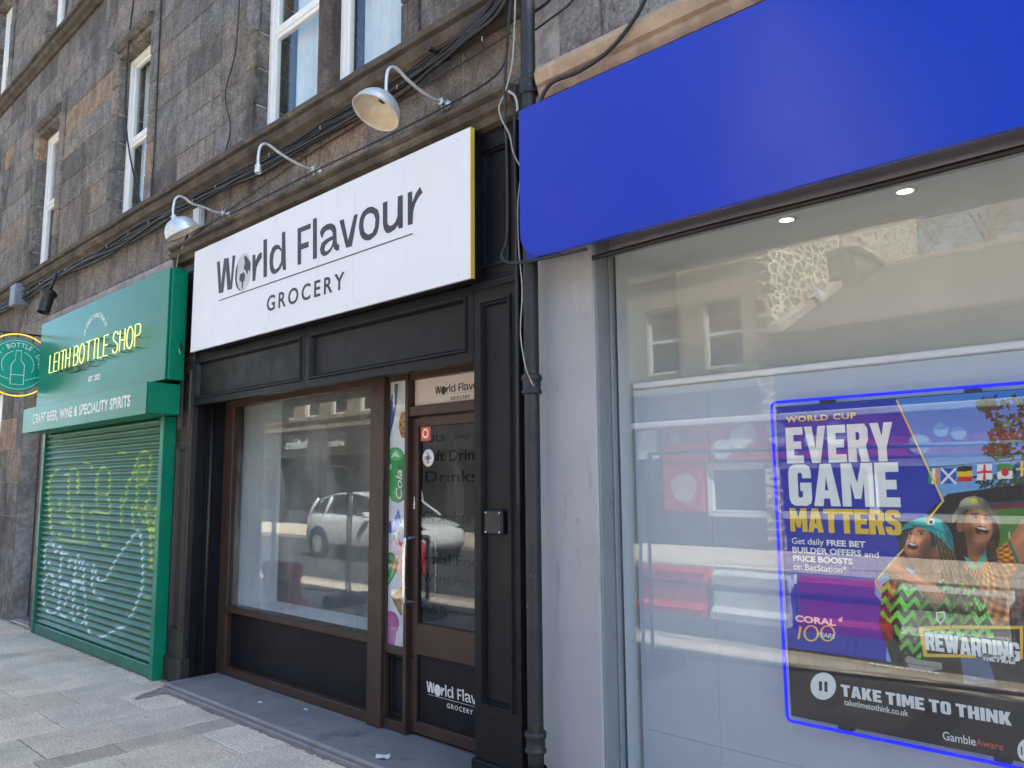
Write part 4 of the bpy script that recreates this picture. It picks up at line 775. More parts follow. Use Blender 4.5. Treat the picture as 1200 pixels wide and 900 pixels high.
t.ell(243, 282, 58, 74, 18, SK, (150, 94, 64), -.2, -.2); t.ell(275, 310, 26, 42, 15, (138, 84, 58), None, a=.55); t.ell(222, 299, 25, 15, 15, (55, 20, 20)); t.ell(223, 292, 18, 4.5, 15, (226, 216, 206)); t.ell(212, 243, 10, 5, 15, (40, 26, 22)); t.ell(258, 244, 10, 5, 10, (40, 26, 22)); t.line([(198, 234), (222, 230)], 3.5, (46, 30, 24)); t.line([(246, 232), (272, 234)], 3.5, (46, 30, 24)); t.ell(222, 268, 10, 18, 10, (218, 152, 112)); t.ell(196, 285, 8, 14, 10, (214, 146, 106)); t.line([(232, 330), (215, 340)], 5, (150, 92, 66))
t.poly([(165, 285), (166, 238), (188, 206), (238, 214), (205, 245), (190, 300), (172, 300)], (24, 44, 54)); t.poly([(166, 238), (186, 205), (240, 178), (300, 170), (356, 196), (394, 245), (402, 320), (380, 305), (350, 268), (300, 234), (240, 213), (196, 222)], (44, 160, 160)); t.poly([(236, 180), (292, 168), (348, 184), (378, 214), (398, 258), (360, 235), (300, 212), (222, 208)], (66, 186, 182)); t.poly([(345, 184), (380, 214), (400, 262), (402, 318), (372, 290), (365, 240)], (36, 132, 138)); t.line([(222, 208), (300, 213), (360, 238), (394, 268)], 2.5, (30, 115, 120)); t.poly([(284, 184), (316, 178), (320, 202), (288, 208)], (225, 225, 222)); t.poly([(294, 188), (310, 185), (312, 199), (297, 202)], (25, 25, 28))
# the arm round her shoulder
t.poly([(186, 338), (150, 352), (118, 374), (104, 405), (126, 444), (240, 484), (290, 540), (322, 566), (338, 562), (346, 548), (358, 548), (364, 534), (374, 528), (366, 506), (330, 480), (302, 462), (244, 438), (196, 405)], (182, 118, 82)); t.poly([(104, 405), (126, 444), (240, 484), (290, 540), (322, 566), (300, 520), (240, 468), (140, 425)], (134, 82, 56)); [t.line([(300+12*k, 500-4*k), (322+13*k, 560-11*k)], 2.5, (112, 66, 46)) for k in range(4)]; t.poly([(186, 338), (150, 352), (140, 380), (190, 400)], (150, 94, 64), .6)
def shade(pts, p, q_, a0, a1):
    k = np.clip(((t.u-p[0])*(q_[0]-p[0])+(t.v-p[1])*(q_[1]-p[1]))/((q_[0]-p[0])**2+(q_[1]-p[1])**2), 0, 1); m_ = t.inside(pts)[..., None]; t.I = np.where(m_, t.I*(a0+(a1-a0)*k)[..., None], t.I)
def glow(cx_, cy_, rx, ry, ang, amt):
    a_ = RAD(ang); du, dv = t.u-cx_, t.v-cy_; p = (du*math.cos(a_)+dv*math.sin(a_))/rx; q_ = (-du*math.sin(a_)+dv*math.cos(a_))/ry; t.I = t.I*(1+amt*np.exp(-(p*p+q_*q_)))[..., None]
t.ell(552, 178, 3, 2, 10, (205, 190, 178)); t.ell(492, 172, 3, 2, 0, (205, 190, 178)); t.ell(207, 243, 3, 2, 10, (205, 190, 178)); t.ell(253, 244, 3, 2, 10, (205, 190, 178))
for g_ in ((545, 200, 16, 12, 20, .28), (488, 205, 20, 18, 0, .22), (520, 150, 34, 12, 10, .2), (515, 275, 22, 10, 0, .2), (530, 188, 6, 18, -8, .25), (470, 250, 26, 50, 15, -.38), (540, 320, 40, 26, 0, -.35), (198, 275, 14, 16, 10, .25), (250, 275, 20, 18, 10, .25), (235, 225, 36, 10, 10, .15), (222, 265, 6, 18, 12, .28), (215, 325, 18, 10, 10, .2), (285, 320, 26, 50, 15, -.4), (240, 372, 60, 24, -8, -.42), (300, 400, 30, 40, 0, -.3), (150, 385, 46, 14, 30, .25), (260, 450, 60, 12, 28, .22), (335, 520, 24, 20, 30, .25), (130, 440, 60, 12, 28, -.35), (720, 240, 20, 90, 40, .22), (560, 420, 20, 90, 10, .2), (610, 470, 18, 120, 0, -.3), (520, 470, 24, 80, -30, -.3), (630, 340, 30, 30, 0, .2), (180, 560, 30, 110, 15, .2), (250, 640, 24, 100, 20, -.4), (420, 560, 40, 120, -20, -.35), (330, 560, 40, 40, 0, -.35), (130, 540, 20, 80, 20, -.3), (520, 560, 30, 60, 0, .2), (470, 100, 40, 16, -10, .25), (545, 112, 14, 30, 0, -.3), (290, 188, 50, 14, 10, .22), (385, 250, 16, 40, 0, -.25), (470, 145, 60, 10, 12, -.3), (250, 212, 70, 8, 4, -.25)): glow(*g_)
hr = np.sin(t.u*.55+np.sin(t.v*.035)*6)*np.sin(t.u*.21+t.v*.02); hm = t.inside([(300, 240), (395, 240), (420, 350), (505, 470), (560, 600), (520, 660), (440, 650), (345, 500), (330, 380)]) | t.inside([(400, 250), (448, 250), (448, 390), (400, 390)]) | t.inside([(545, 285), (592, 270), (600, 390), (550, 400)])
t.I = np.where(hm[..., None], t.I*(1+.35*hr)[..., None], t.I); t.I *= (1+t.rng.normal(0, .03, t.u.shape))[..., None]
t.line([(328, 592), (362, 590), (362, 620), (345, 640), (330, 620), (328, 592)], 4, (228, 232, 228))
t.I = np.clip(t.I, 0, 1); t.build('printed_picture', M['printed'], O_)
yt = YP+.0025
def pfn(u, v): return at(u, v, yt)
# yellow arrow line
ya = lambda L: [(900+x/3.75, 440+y/3.75) for x, y in L]; yb = lambda L: [(900+x/3.75, 660+y/3.75) for x, y in L]; yc = lambda L: [(1010+x/3.747, 560+y/3.747) for x, y in L]
polys('arrow_line', [ya([(561, 108), (569, 108), (775, 551), (695, 650), (688, 645), (765, 551)])], M['pale_gold'], O_, pfn)
polys('arrow_line', [ya([(594, 760), (600, 764), (474, 905), (500, 950), (495, 956), (466, 905)])], M['pale_gold'], O_, pfn)
BL = {'E': [[(0, 0), (9, 0), (9, 3), (4, 3), (4, 5.5), (8, 5.5), (8, 8.5), (4, 8.5), (4, 11), (9, 11), (9, 14), (0, 14)]], 'V': [[(0, 14), (4, 14), (5.5, 5), (7, 14), (11, 14), (7.6, 0), (3.4, 0)]],
 'R': [[(0, 0), (4, 0), (4, 5), (5, 5), (6, 0), (10, 0), (8.6, 6), (9.8, 8), (9.8, 12), (8.3, 14), (0, 14)], [(4, 8), (5.3, 8), (5.8, 8.6), (5.8, 10.4), (5.3, 11), (4, 11)]], 'Y': [[(3.3, 0), (7.3, 0), (7.3, 5), (10.6, 14), (6.6, 14), (5.3, 9), (4, 14), (0, 14), (3.3, 5)]],
 'G': [[(0, 2.6), (.8, .8), (2.5, 0), (7.5, 0), (9.2, .8), (9.8, 2.4), (9.8, 7.8), (5, 7.8), (5, 5), (6, 5), (6, 3.3), (5.5, 2.8), (4.5, 2.8), (4, 3.3), (4, 10.7), (4.5, 11.2), (5.5, 11.2), (6, 10.7), (6, 9.3), (9.8, 9.3), (9.8, 11.5), (9.2, 13.2), (7.5, 14), (2.5, 14), (.8, 13.2), (0, 11.5)]],
 'A': [[(0, 0), (3.9, 0), (4.3, 2.5), (6.7, 2.5), (7.1, 0), (11, 0), (7.8, 14), (3.2, 14)], [(4.8, 5.2), (6.2, 5.2), (5.5, 10)]], 'M': [[(0, 0), (3.6, 0), (3.6, 8), (5, 2.5), (7.5, 2.5), (8.9, 8), (8.9, 0), (12.5, 0), (12.5, 14), (8.2, 14), (6.25, 7.5), (4.3, 14), (0, 14)]], 'T': [[(3, 0), (7, 0), (7, 11), (10, 11), (10, 14), (0, 14), (0, 11), (3, 11)]],
 'S': [[(0, 4.5), (0, 2.5), (.8, .8), (2.5, 0), (7.5, 0), (9.1, .8), (9.8, 2.5), (9.8, 6), (8.3, 7.8), (4, 9.3), (4, 10.8), (4.5, 11.3), (5.4, 11.3), (6, 10.8), (6, 9.8), (9.6, 9.8), (9.6, 11.7), (8.9, 13.3), (7.3, 14), (2.5, 14), (.9, 13.3), (.2, 11.7), (.2, 8.3), (1.7, 6.6), (5.8, 5), (5.8, 3.4), (5.4, 2.8), (4.5, 2.8), (4, 3.3), (4, 4.5)]],
 'W': [[(2.6, 0), (6.6, 0), (7.5, 6), (8.4, 0), (12.4, 0), (15, 14), (11, 14), (10.1, 6.5), (9, 14), (6, 14), (4.9, 6.5), (4, 14), (0, 14)]], 'D': [[(0, 0), (7, 0), (9, .7), (9.8, 2.5), (9.8, 11.5), (9, 13.3), (7, 14), (0, 14)], [(4, 3), (5.4, 3), (5.9, 3.5), (5.9, 10.5), (5.4, 11), (4, 11)]], 'I': [[(0, 0), (4, 0), (4, 14), (0, 14)]],
 'N': [[(0, 0), (3.6, 0), (3.6, 7), (6.8, 0), (10.4, 0), (10.4, 14), (6.8, 14), (6.8, 7), (3.6, 14), (0, 14)]], 'H': [[(0, 0), (4, 0), (4, 5.5), (6.2, 5.5), (6.2, 0), (10.2, 0), (10.2, 14), (6.2, 14), (6.2, 8.7), (4, 8.7), (4, 14), (0, 14)]], 'F': [[(0, 0), (4, 0), (4, 5), (7.8, 5), (7.8, 8), (4, 8), (4, 11), (8.8, 11), (8.8, 14), (0, 14)]],
 'K': [[(0, 0), (4, 0), (4, 5), (6.3, 0), (10.6, 0), (7.3, 7.3), (10.4, 14), (6.2, 14), (4, 9), (4, 14), (0, 14)]], 'O': [[(0, 2.5), (.8, .8), (2.5, 0), (7.3, 0), (9, .8), (9.8, 2.5), (9.8, 11.5), (9, 13.2), (7.3, 14), (2.5, 14), (.8, 13.2), (0, 11.5)], [(4, 3.3), (4.5, 2.8), (5.4, 2.8), (5.9, 3.3), (5.9, 10.7), (5.4, 11.2), (4.5, 11.2), (4, 10.7)]]}
def block(word, m, x0, x1, z0, z1, y, gap=.9):
    x = 0; items = []
    for c in word:
        if c == ' ': x += 3.6; continue
        items.append((c, x)); x += max(p[0] for p in BL[c][0])+gap
    tot = x-gap
    allc = [[(u+dx, v) for u, v in cc] for c, dx in items for cc in BL[c]]
    return polys('headline', allc, m, O_, lambda u, v: (x0+(x1-x0)*u/tot, y, z0+(z1-z0)*v/14))
def brect(f, l, r_, tp_, bt): a, b_, c, d = (at(*f([p])[0], yt) for p in (l, r_, tp_, bt)); return a[0], b_[0], d[2], c[2]
block('EVERY', M['poster_white'], *brect(ya, (80, 300), (552, 290), (80, 230), (88, 387)), yt, .8)
block('GAME', M['poster_white'], *brect(ya, (92, 480), (578, 490), (92, 392), (97, 572)), yt, .8)
block('MATTERS', M['gold'], *brect(ya, (97, 630), (585, 640), (97, 583), (100, 685)), yt, .5)
def ptext(body, m, f, l, r_, tp_, bt, off=.0, sp=1., sh_=0.): return text('small_print' if off < .004 else 'poster_text', body, m, O_, *brect(f, l, r_, tp_, bt), yt, off, sp, sh_)
ptext('WORLD CUP', M['pale_gold'], ya, (78, 190), (388, 180), (78, 182), (80, 207), .028, 1.12)
ptext('Get daily', M['poster_white'], ya, (105, 725), (245, 735), (105, 712), (105, 748), .006)
ptext('FREE BET', M['poster_white'], ya, (258, 735), (428, 742), (258, 722), (258, 748), .03)
ptext('BUILDER OFFERS', M['poster_white'], ya, (108, 765), (410, 785), (108, 752), (108, 778), .03)
ptext('and', M['poster_white'], ya, (424, 785), (487, 790), (424, 772), (424, 798), .006)
ptext('PRICE BOOSTS', M['poster_white'], ya, (110, 800), (372, 815), (110, 789), (110, 815), .03)
ptext('on BetStation*', M['poster_white'], ya, (112, 840), (345, 850), (112, 824), (112, 852), .006)
ptext('CORAL', M['poster_white'], yb, (120, 240), (298, 260), (120, 227), (122, 256), .03)
for k, c in enumerate((M['poster_red'], M['gold'], M['white_ink'])): polys('emblem_petal', [yb([(308, 250), (312+8*k, 240-3*k), (326, 246+5*k), (318, 258)])], c, O_, lambda u, v, k=k: at(u, v, yt-.0013*k))
ptext('1', M['pale_gold'], yb, (128, 300), (150, 310), (128, 276), (130, 332), .02, 1, .25)
for cx_ in (190, 262): polys('anniversary_numeral', [yb([(cx_+34*math.cos(i*.2618), 308+36*math.sin(i*.2618)) for i in range(24)]), yb([(cx_+25*math.cos(i*.2618), 308+30*math.sin(i*.2618)) for i in range(24)])], M['pale_gold'], O_, pfn)
text('poster_text', 'YEARS', M['poster_white'], O_, *brect(yb, (216, 315), (296, 322), (216, 302), (216, 322)), yt-.0015, .02, 1, .2)
block('TAKE TIME TO THINK', M['poster_white'], *brect(yb, (322, 570), (1070, 690), (322, 532), (324, 583)), yt, 1.1)
ptext('taketimetothink.co.uk', M['poster_white'], yb, (335, 605), (616, 655), (335, 596), (335, 622), .006)
polys('pause_disc', [yb([(243+56*math.cos(i*.1963), 540+60*math.sin(i*.1963)) for i in range(32)]), yb([(224, 518), (238, 519), (238, 562), (224, 560)]), yb([(248, 520), (262, 521), (262, 566), (248, 564)])], M['poster_white'], O_, pfn)
ptext('Gamble', M['poster_white'], yb, (768, 755), (912, 780), (768, 738), (768, 775), .006); ptext('Aware', M['poster_red'], yb, (914, 785), (1034, 810), (914, 769), (914, 800), .006)
polys('age_disc', [yb([(1142+46*math.cos(i*.1963), 822+52*math.sin(i*.1963)) for i in range(32)])], M['poster_white'], O_, pfn)
text('poster_text', '18+', M['ink'], O_, *brect(yb, (1112, 822), (1172, 835), (1112, 805), (1112, 842)), yt-.0015, .02)
ptext('*18+. See in shop for individual offer terms. Coral rules apply.', M['poster_white'], yb, (445, 440), (757, 485), (445, 435), (445, 444), .003)
polys('title_frame', [yc([(250, 652), (392, 648), (392, 664), (268, 668), (288, 772), (500, 776), (500, 790), (272, 786)])], M['gold'], O_, pfn)
polys('title_frame', [yc([(395, 648), (708, 650), (708, 796), (676, 794), (676, 782), (696, 783), (694, 664), (395, 662)])], M['gold'], O_, pfn)
yt -= .001
block('REWARDING', M['poster_white'], *brect(yc, (278, 715), (690, 720), (278, 678), (286, 755)), yt, .6); block('THE FANS', M['poster_white'], *brect(yc, (528, 785), (672, 785), (528, 770), (528, 800)), yt, .6)
# ================================================================== downpipe
Q_ = thing('downpipe', 'old black cast iron downpipe with peeling paint between the two shopfronts', 'pipe', (-2.56, 2.86, 0))
XP, YPp = -2.535, 2.845
MB().tube([(XP, YPp, z) for z in (0, .4, 1.2, 2.05, 2.9, 3.7, 5, 7, 10, 10.35)], .038, 20).build('pipe_run', M['pipe'], Q_)
for z in (.36, 2.03, 3.58, 5.3):
    MB().lathe([(.038, 0), (.05, .004), (.051, .016), (.045, .022), (.045, .065), (.051, .072), (.051, .09), (.047, .097), (.038, .1)], (XP, YPp, z), n=24).build('collar', M['pipe'], Q_)
MB().lathe([(.05, .3), (.062, .25), (.06, .05), (.07, 0)], (XP, YPp, .0), n=24).build('pipe_shoe', M['pipe'], Q_)
# ================================================================== swan-neck lamps
def lamp(name, label, loc, head, shade):
    L = thing(name, label, 'wall lamp', loc, 'swan-neck lamps over the white sign'); x, y, z = loc; hx, hy, hz = head
    MB().lathe([(.0, 0), (.028, 0), (.03, .012), (.014, .02), (.014, .05), (.02, .052), (.02, .066), (0, .068)], (x, y, z), (0, -1, 0), 16).tube([(x-.02, y-.035, z-.04), (x-.02, y-.03, z+.045)], .005, 6).build('wall_bracket', M['steel'], L)
    p = smooth_path([(x, y-.05, z), (x, y-.13, z-.004), (x, y-.22, z+.012), (x, y-.31, hz+.135), (hx, hy+.085, hz+.166), (hx, hy+.042, hz+.168), (hx, hy+.011, hz+.135), (hx, hy, hz+.07), (hx, hy, hz)], 7)
    MB().tube(p, .0095, 10).build('arm', M['steel'], L)
    if shade is None: MB().lathe([(.009, .02), (.016, .012), (.02, 0), (.022, -.045), (.019, -.05), (.017, -.044), (.015, -.01), (0, -.008)], head, (0, 0, 1), 18).build('lamp_holder', M['steel'], L)
    else:
        ax = Vector(shade).normalized(); h = Vector(head); R = .132
        pr = [(.016, -.005), (.02, .0), (.022, .018), (.04, .026)]+[(R*math.sin(a), .018+R*1.0*(1-math.cos(a))*.98) for a in np.linspace(.5, 1.5, 12)]+[(R+.004, .146)]
        MB().lathe(pr, h, ax, 32).build('shade', M['steel'], L); MB().lathe([(r_-.003, h_+.003) for r_, h_ in pr[3:]]+[(R+.004, .1465)], h, ax, 32).build('shade_lining', M['enamel'], L)
        MB().lathe([(.0, .02), (.02, .02), (.02, .06), (.012, .065), (0, .066)], h, ax, 14).build('socket', M['black_plastic'], L)
lamp('wall_lamp', 'swan-neck wall lamp with a big open dome shade, nearest the downpipe', (-3.26, 2.945, 3.82), (-3.262, 2.49, 3.725), (-.08, -.42, -.9))
lamp('wall_lamp', 'swan-neck wall lamp missing its shade, above the middle of the white sign', (-4.61, 2.945, 3.80), (-4.613, 2.475, 3.70), None)
lamp('wall_lamp', 'swan-neck wall lamp with a shiny dented shade, nearest the green sign', (-5.94, 2.945, 3.81), (-5.943, 2.49, 3.69), (.12, .5, -.85))
# ================================================================== cables and boxes on the wall
def cable(label, pts, r_=.008, m='cable', grp=None, n=6, name='cable'):
    return tag(MB().tube(smooth_path(pts, n), r_, 7).build(name, M[m]), label, 'cable', grp)
rc = random.Random(21); BZ = lambda x: 4.075
for i in range(9):
    zo, yo, rr = rc.uniform(-.035, .035), rc.uniform(0, .05), rc.choice((.006, .008, .010, .013)); pts = []; x = -13
    while x < -3.4: pts.append((x, 2.90-yo+rc.uniform(-.008, .008), 4.05+zo+rc.uniform(-.014, .014)+.02*math.sin(x*1.7+i))); x += .55
    e = rc.uniform(-.03, .1); pts += [(-3.3, 2.87-yo, 4.07+zo), (-3.0, 2.85, 4.10+e*.6), (-2.72, 2.82-yo*.5, 4.13+e), (-2.58+rc.uniform(-.03, .03), 2.79, 4.28+e), (-2.55+rc.uniform(-.04, .04), 2.79, 4.7), (-2.54, 2.79, 5.6)]
    cable('black cable in the thick bundle clipped under the window string course', pts, rr, grp='black cables bundled under the string course')
tt = MB()
for x in np.arange(-12, -2.9, .5):
    x += rc.uniform(-.2, .2); zt_ = rc.uniform(4.0, 4.05); tt.box(x, x+.006, 2.835, 2.84, zt_, zt_+.03, .001)
tag(tt.build('cable_tie', M['white_cable']), 'small white plastic ties round the thick cable bundle', 'cable ties')
for u0, v0, pts in ((0, 0, [(158, -10), (150, 60), (148, 150), (163, 232), (172, 250)]),): cable('black cable sagging down across the second floor window with the pale curtain', [at(u, v, 2.9) for u, v in pts], .009)
cable('thin black cable hanging straight down the stone beside the middle window', [at(u, v, 2.925) for u, v in [(190, -10), (186, 60), (183, 140), (178, 215), (176, 240)]], .007)
cable('slack black cable curving down the stone beside the paired windows', [at(u, v, 2.92) for u, v in [(281, -10), (276, 60), (264, 110), (270, 150), (262, 190), (270, 205)]], .006)
cable('long thin wire running slantwise above the white sign to the alarm box', [(-6.6, 2.938, 3.78), (-5.6, 2.93, 3.88), (-4.6, 2.93, 3.97), (-3.5, 2.925, 4.0), (-2.7, 2.9, 4.02)], .004)
cable('black cable laid along the top of the sign cornice', [(-6.75, 2.82, 3.735), (-5.5, 2.83, 3.728), (-4.4, 2.83, 3.735), (-3.4, 2.83, 3.73), (-2.75, 2.82, 3.76), (-2.62, 2.78, 3.9)], .006)
cable('black cable dropping from the sign cornice down past the blue fascia edge', [(-2.6, 2.80, 4.2), (-2.64, 2.80, 3.9), (-2.66, 2.80, 3.6), (-2.655, 2.81, 3.2), (-2.65, 2.80, 2.85), (-2.63, 2.74, 2.72), (-2.5, 2.73, 2.665), (-2.1, 2.74, 2.65)], .008)
cable('thick black cable looping over the tan stone moulding', [at(u, v, 2.80) for u, v in [(762, -14), (745, 20), (715, 58), (680, 83), (650, 95), (638, 108), (632, 125)]], .010)
cable('thin black wire leaving the downpipe across the upper stone', [at(u, v, 2.93) for u, v in [(626, 36), (645, 22), (668, 4), (676, -12)]], .006)
cable('thin black wire crossing the stone beside the downpipe', [at(u, v, 2.93) for u, v in [(624, 15), (640, 4), (655, -12)]], .008)
cable('dirty white cable hanging loose beside the downpipe top', [at(u, v, 2.80) for u, v in [(604, -10), (603, 30), (600, 75), (592, 108), (585, 125), (588, 140), (597, 158), (602, 180), (610, 195)]], .0045, 'white_cable')
cable('short dirty white cable end curling above the blue fascia corner', [at(u, v, 2.79) for u, v in [(596, 107), (603, 112), (606, 122), (606, 130)]], .0065, 'white_cable')
cable('white and black twisted wire dropping beside the downpipe under the blue corner', [at(u, v, 2.80) for u, v in [(611, 200), (607, 240), (608, 290), (612, 340), (610, 390), (616, 430), (625, 452)]], .0032, 'white_cable')
cable('black cable tacked beside the downpipe behind the white wire', [at(u, v, 2.82) for u, v in [(604, 100), (603, 160), (605, 240), (606, 340), (607, 480), (608, 600)]], .009)
cable('black conduit cable clipped under the long blue fascia', [(-2.2, 2.92, 2.665), (-1.6, 2.92, 2.672), (-.9, 2.92, 2.668), (0, 2.92, 2.672), (1.5, 2.92, 2.67)], .013)
cable('white tipped cable clipped down the green sign side', [at(u, v, 2.86) for u, v in [(222, 270), (214, 288), (208, 300), (207, 320), (208, 350), (210, 380), (212, 410)]], .009, 'cable')
cable('dirty white wire twisted along the green sign side', [at(u, v, 2.85) for u, v in [(216, 286), (209, 300), (206, 330), (210, 360), (208, 390), (211, 415)]], .0045, 'white_cable')
cable('thin pale wire sticking out beside the cable bundle near the green sign', [at(u, v, 2.88) for u, v in [(113, 264), (107, 280), (105, 293)]], .005, 'white_cable')
ir = MB(); a = at(525, 68, 2.93); ir.box(a[0]-.012, a[0]+.012, 2.78, 2.94, a[2]-.012, a[2]+.012, .003); tag(ir.build('iron_stub', M['pipe']), 'rusty iron bar stub poking out of the stone above the open dome lamp', 'iron bar')
def box_thing(name, label, cat, c, sx, sy, sz, m):
    o = thing(name, label, cat, c); x, y, z = c
    MB().box(x-sx, x+sx, y-sy, y, z-sz, z+sz, .008).build('body', m, o); MB().box(x-sx*.94, x+sx*.94, y-sy-.008, y-sy, z-sz*.94, z+sz*.94, .004).build('cover', m, o)
    sc2 = MB()
    for i in (-1, 1):
        for j in (-1, 1): sc2.lathe([(0, .003), (.006, .002), (.006, 0)], (x+i*sx*.8, y-sy-.008, z+j*sz*.8), (0, -1, 0), 8)
    sc2.build('screw_head', M['steel'], o); return o
c = at(231, 255, 2.9); box_thing('alarm_box', 'small pale junction box on the stone under the lamp nearest the green sign', 'junction box', (c[0], 2.945, c[2]), .06, .05, .09, mat('grey_plastic_box', (.42, .43, .46), .5, .08))
c = at(25, 347, 2.88); box_thing('junction_box', 'grey metal junction box high on the stone beside the floodlight', 'junction box', (c[0], 2.945, c[2]), .12, .16, .14, mat('blue_grey_metal_box', (.16, .18, .22), .5, .1))
c = at(581, 612, 2.95); box_thing('key_box', 'small black key box on the black pilaster beside the door', 'key box', (c[0], 2.962, c[2]), .062, .03, .062, M['black_plastic'])
fl_ = thing('floodlight', 'black cylindrical floodlight tilted down over the green sign', 'floodlight', (-9.97, 2.95, 4.0))
a, b_ = Vector(at(67, 318, 2.86)), Vector(at(57, 345, 2.80)); c = Vector(at(49, 372, 2.74))
MB().tube([(a.x, 2.95, a.z+.02), a, b_], .018, 10).build('arm', M['black_plastic'], fl_); d = (c-b_).normalized()
MB().lathe([(0, 0), (.07, 0), (.09, .02), (.09, .05), (.068, .06), (.066, .26), (.07, .27), (.06, .275), (.055, .2), (0, .2)], b_-d*.04, d, 24).build('lamp_body', M['black_plastic'], fl_)
# far side neighbour by the dark recess
N1 = thing('neighbour_shopfront', 'pale neighbouring shopfront with a stone jamb past the dark recess', 'shopfront', (-13.2, 3.1, 0))
MB().box(-14.4, -12.1, 3.06, 3.14, 2.1, 2.9, .006).build('fascia', M['upvc'], N1); MB().box(-14.4, -12.1, 3.08, 3.14, .02, .6, .006).build('stall_riser', M['grey'], N1); MB().frame(-14.4, -12.1, 3.07, 3.14, .6, 2.1, .07, .006).build('window_frame', M['upvc'], N1); MB().box(-14.33, -12.17, 3.1, 3.11, .66, 2.04).build('glass', M['glass'], N1)
D2 = thing('recessed_door', 'dark recessed stair door in the stained stone wall beside the shutter', 'door', (-10.8, 3.15, 0))
dm = MB(); dm.box(-11.13, -10.45, 3.12, 3.19, .02, 2.49, .004); dm.panel(-11.05, -10.53, .2, 1.1, 3.1, [(0, .03), (0, .0), (.04, 0), (.05, .012), (.1, .012)]); dm.panel(-11.05, -10.53, 1.2, 2.3, 3.1, [(0, .03), (0, 0), (.04, 0), (.05, .012), (.1, .012)]); dm.build('leaf', M['black_worn'], D2); MB().box(-11.13, -10.45, 2.98, 3.3, -.01, .03, .008).build('doorstep', M['ledge'], D2)
# paper scraps on the step
for i, (x, y) in enumerate(((-5.3, 3.0), (-4.9, 3.12), (-3.75, 2.9))):
    pm = MB(); n = 9; pm.add([(x+rc.uniform(.7, 1)*(.05 if i == 2 else .02)*math.cos(k*.7), y+rc.uniform(.6, 1)*(.05 if i == 2 else .015)*math.sin(k*.7), .058+.006*(k % 3)) for k in range(n)]+[(x, y, .072)], [(k, (k+1) % n, n) for k in range(n)])
    tag(pm.build('litter_scrap', M['white_plastic']), ['tiny white paper scrap on the grey step under the big window', 'tiny white scrap on the grey step near the corner post', 'crumpled white litter on the grey step in front of the door'][i], 'litter')

# dirt gathered along the foot of the shopfronts
dk = MB(); rd = random.Random(8)
def strip(x0, x1, y, wmax):
    n = int((x1-x0)/.02); vs = []; fs = []
    for i in range(n+1):
        x = x0+(x1-x0)*i/n; vs += [(x, y, .0032), (x+rd.uniform(-.01, .01), y-wmax*(rd.random()**2.2)-.006, .0032)]
    for i in range(n): fs.append((2*i, 2*i+2, 2*i+3, 2*i+1))
    dk.add(vs, fs)
strip(-10, -6.78, 2.873, .02); strip(-6.44, -2.6, 2.773, .018); strip(-6.78, -6.46, 2.925, .05); strip(-11.9, -10.05, 2.925, .08)
dk.add([(*atg(u, v), .0034) for u, v in [(157, 819), (166, 814), (176, 811), (186, 807), (198, 805), (210, 805), (216, 808), (206, 810), (194, 811), (200, 813), (186, 814), (178, 817), (168, 818), (160, 821)]], [tuple(range(14))])
o = dk.build('dirt', M['dirt']); o['kind'] = 'stuff'
# ================================================================== the other side of the street (seen mirrored in the shop glass)
ro = random.Random(5)
def ft():
    t_ = ro.uniform(.8, 1.15); return (t_*1.02, t_, t_*.96)
def far_block(name, label, x0, x1, y, zt, wins, dz, sills=True):
    o = thing(name, label, 'building', ((x0+x1)/2, y, 0)); b = MB(); ops = [(a, a+1.05, z, z+1.75) for a in wins for z in dz]
    xs = sorted({x0, x1} | {v for q_ in ops for v in q_[:2]}); zs = sorted({3.9, zt} | {v for q_ in ops for v in q_[2:4]})
    for xa, xb in zip(xs[:-1], xs[1:]):
        for za_, zb_ in zip(zs[:-1], zs[1:]):
            if any(q_[0] <= xa+.01 < q_[1] and q_[2] <= za_+.01 < q_[3] for q_ in ops): continue
            n = max(1, round((zb_-za_)/.45))
            for k in range(n): b.box(xa, xb, y-.5, y+ro.uniform(0, .004), za_+(zb_-za_)*k/n, za_+(zb_-za_)*(k+1)/n-.006, 0, ft())
    for z in [q_[2]-.12 for q_ in ops[:len(dz)]]+[3.9]: b.box(x0, x1, y, y+.12, z-.05, z+.1, .01, (.9, .88, .84))
    b.build('wall', M['far_stone'], o)
    for q_ in ops:
        f_ = MB(); xa, xb, za_, zb_ = q_; f_.frame(xa, xb, y-.2, y-.12, za_, zb_, .07, 0); f_.box(xa+.07, xb-.07, y-.19, y-.13, (za_+zb_)/2-.04, (za_+zb_)/2+.04); w_ = f_.build('window', M['upvc'], o)
        MB().box(xa+.06, xb-.06, y-.17, y-.16, za_+.06, zb_-.06).build('pane', M['car_glass'], w_)
    return o, b
o1, _ = far_block('opposite_tenement', 'buff stone tenement across the street with tall sash windows and a rubble gable', -46, -8.3, -11.3, 14.5, [-44+i*1.92 for i in range(17)]+[-11.45, -9.75], (4.4, 7.1, 10.2))
gm = MB(); gm.box(-8.3, -7.95, -23.5, -11.28, 0, 14.5); gb = mat('rubble_gable', (.3, .23, .155), .95, .2, 3, ONE, .4, 12, ONE)
nt = gb.node_tree; pb = nt.nodes['Principled BSDF']; co = nd(nt, 'ShaderNodeTexCoord').outputs['Object']; mp = nd(nt, 'ShaderNodeMapping'); mp.inputs['Scale'].default_value = (1, 1.7, 2.9); lk(nt, co, mp.inputs[0])
vo = nd(nt, 'ShaderNodeTexVoronoi', feature='DISTANCE_TO_EDGE'); vo.inputs['Scale'].default_value = 1.3; lk(nt, mp.outputs[0], vo.inputs['Vector']); v2 = nd(nt, 'ShaderNodeTexVoronoi'); v2.inputs['Scale'].default_value = 1.3; lk(nt, mp.outputs[0], v2.inputs['Vector'])
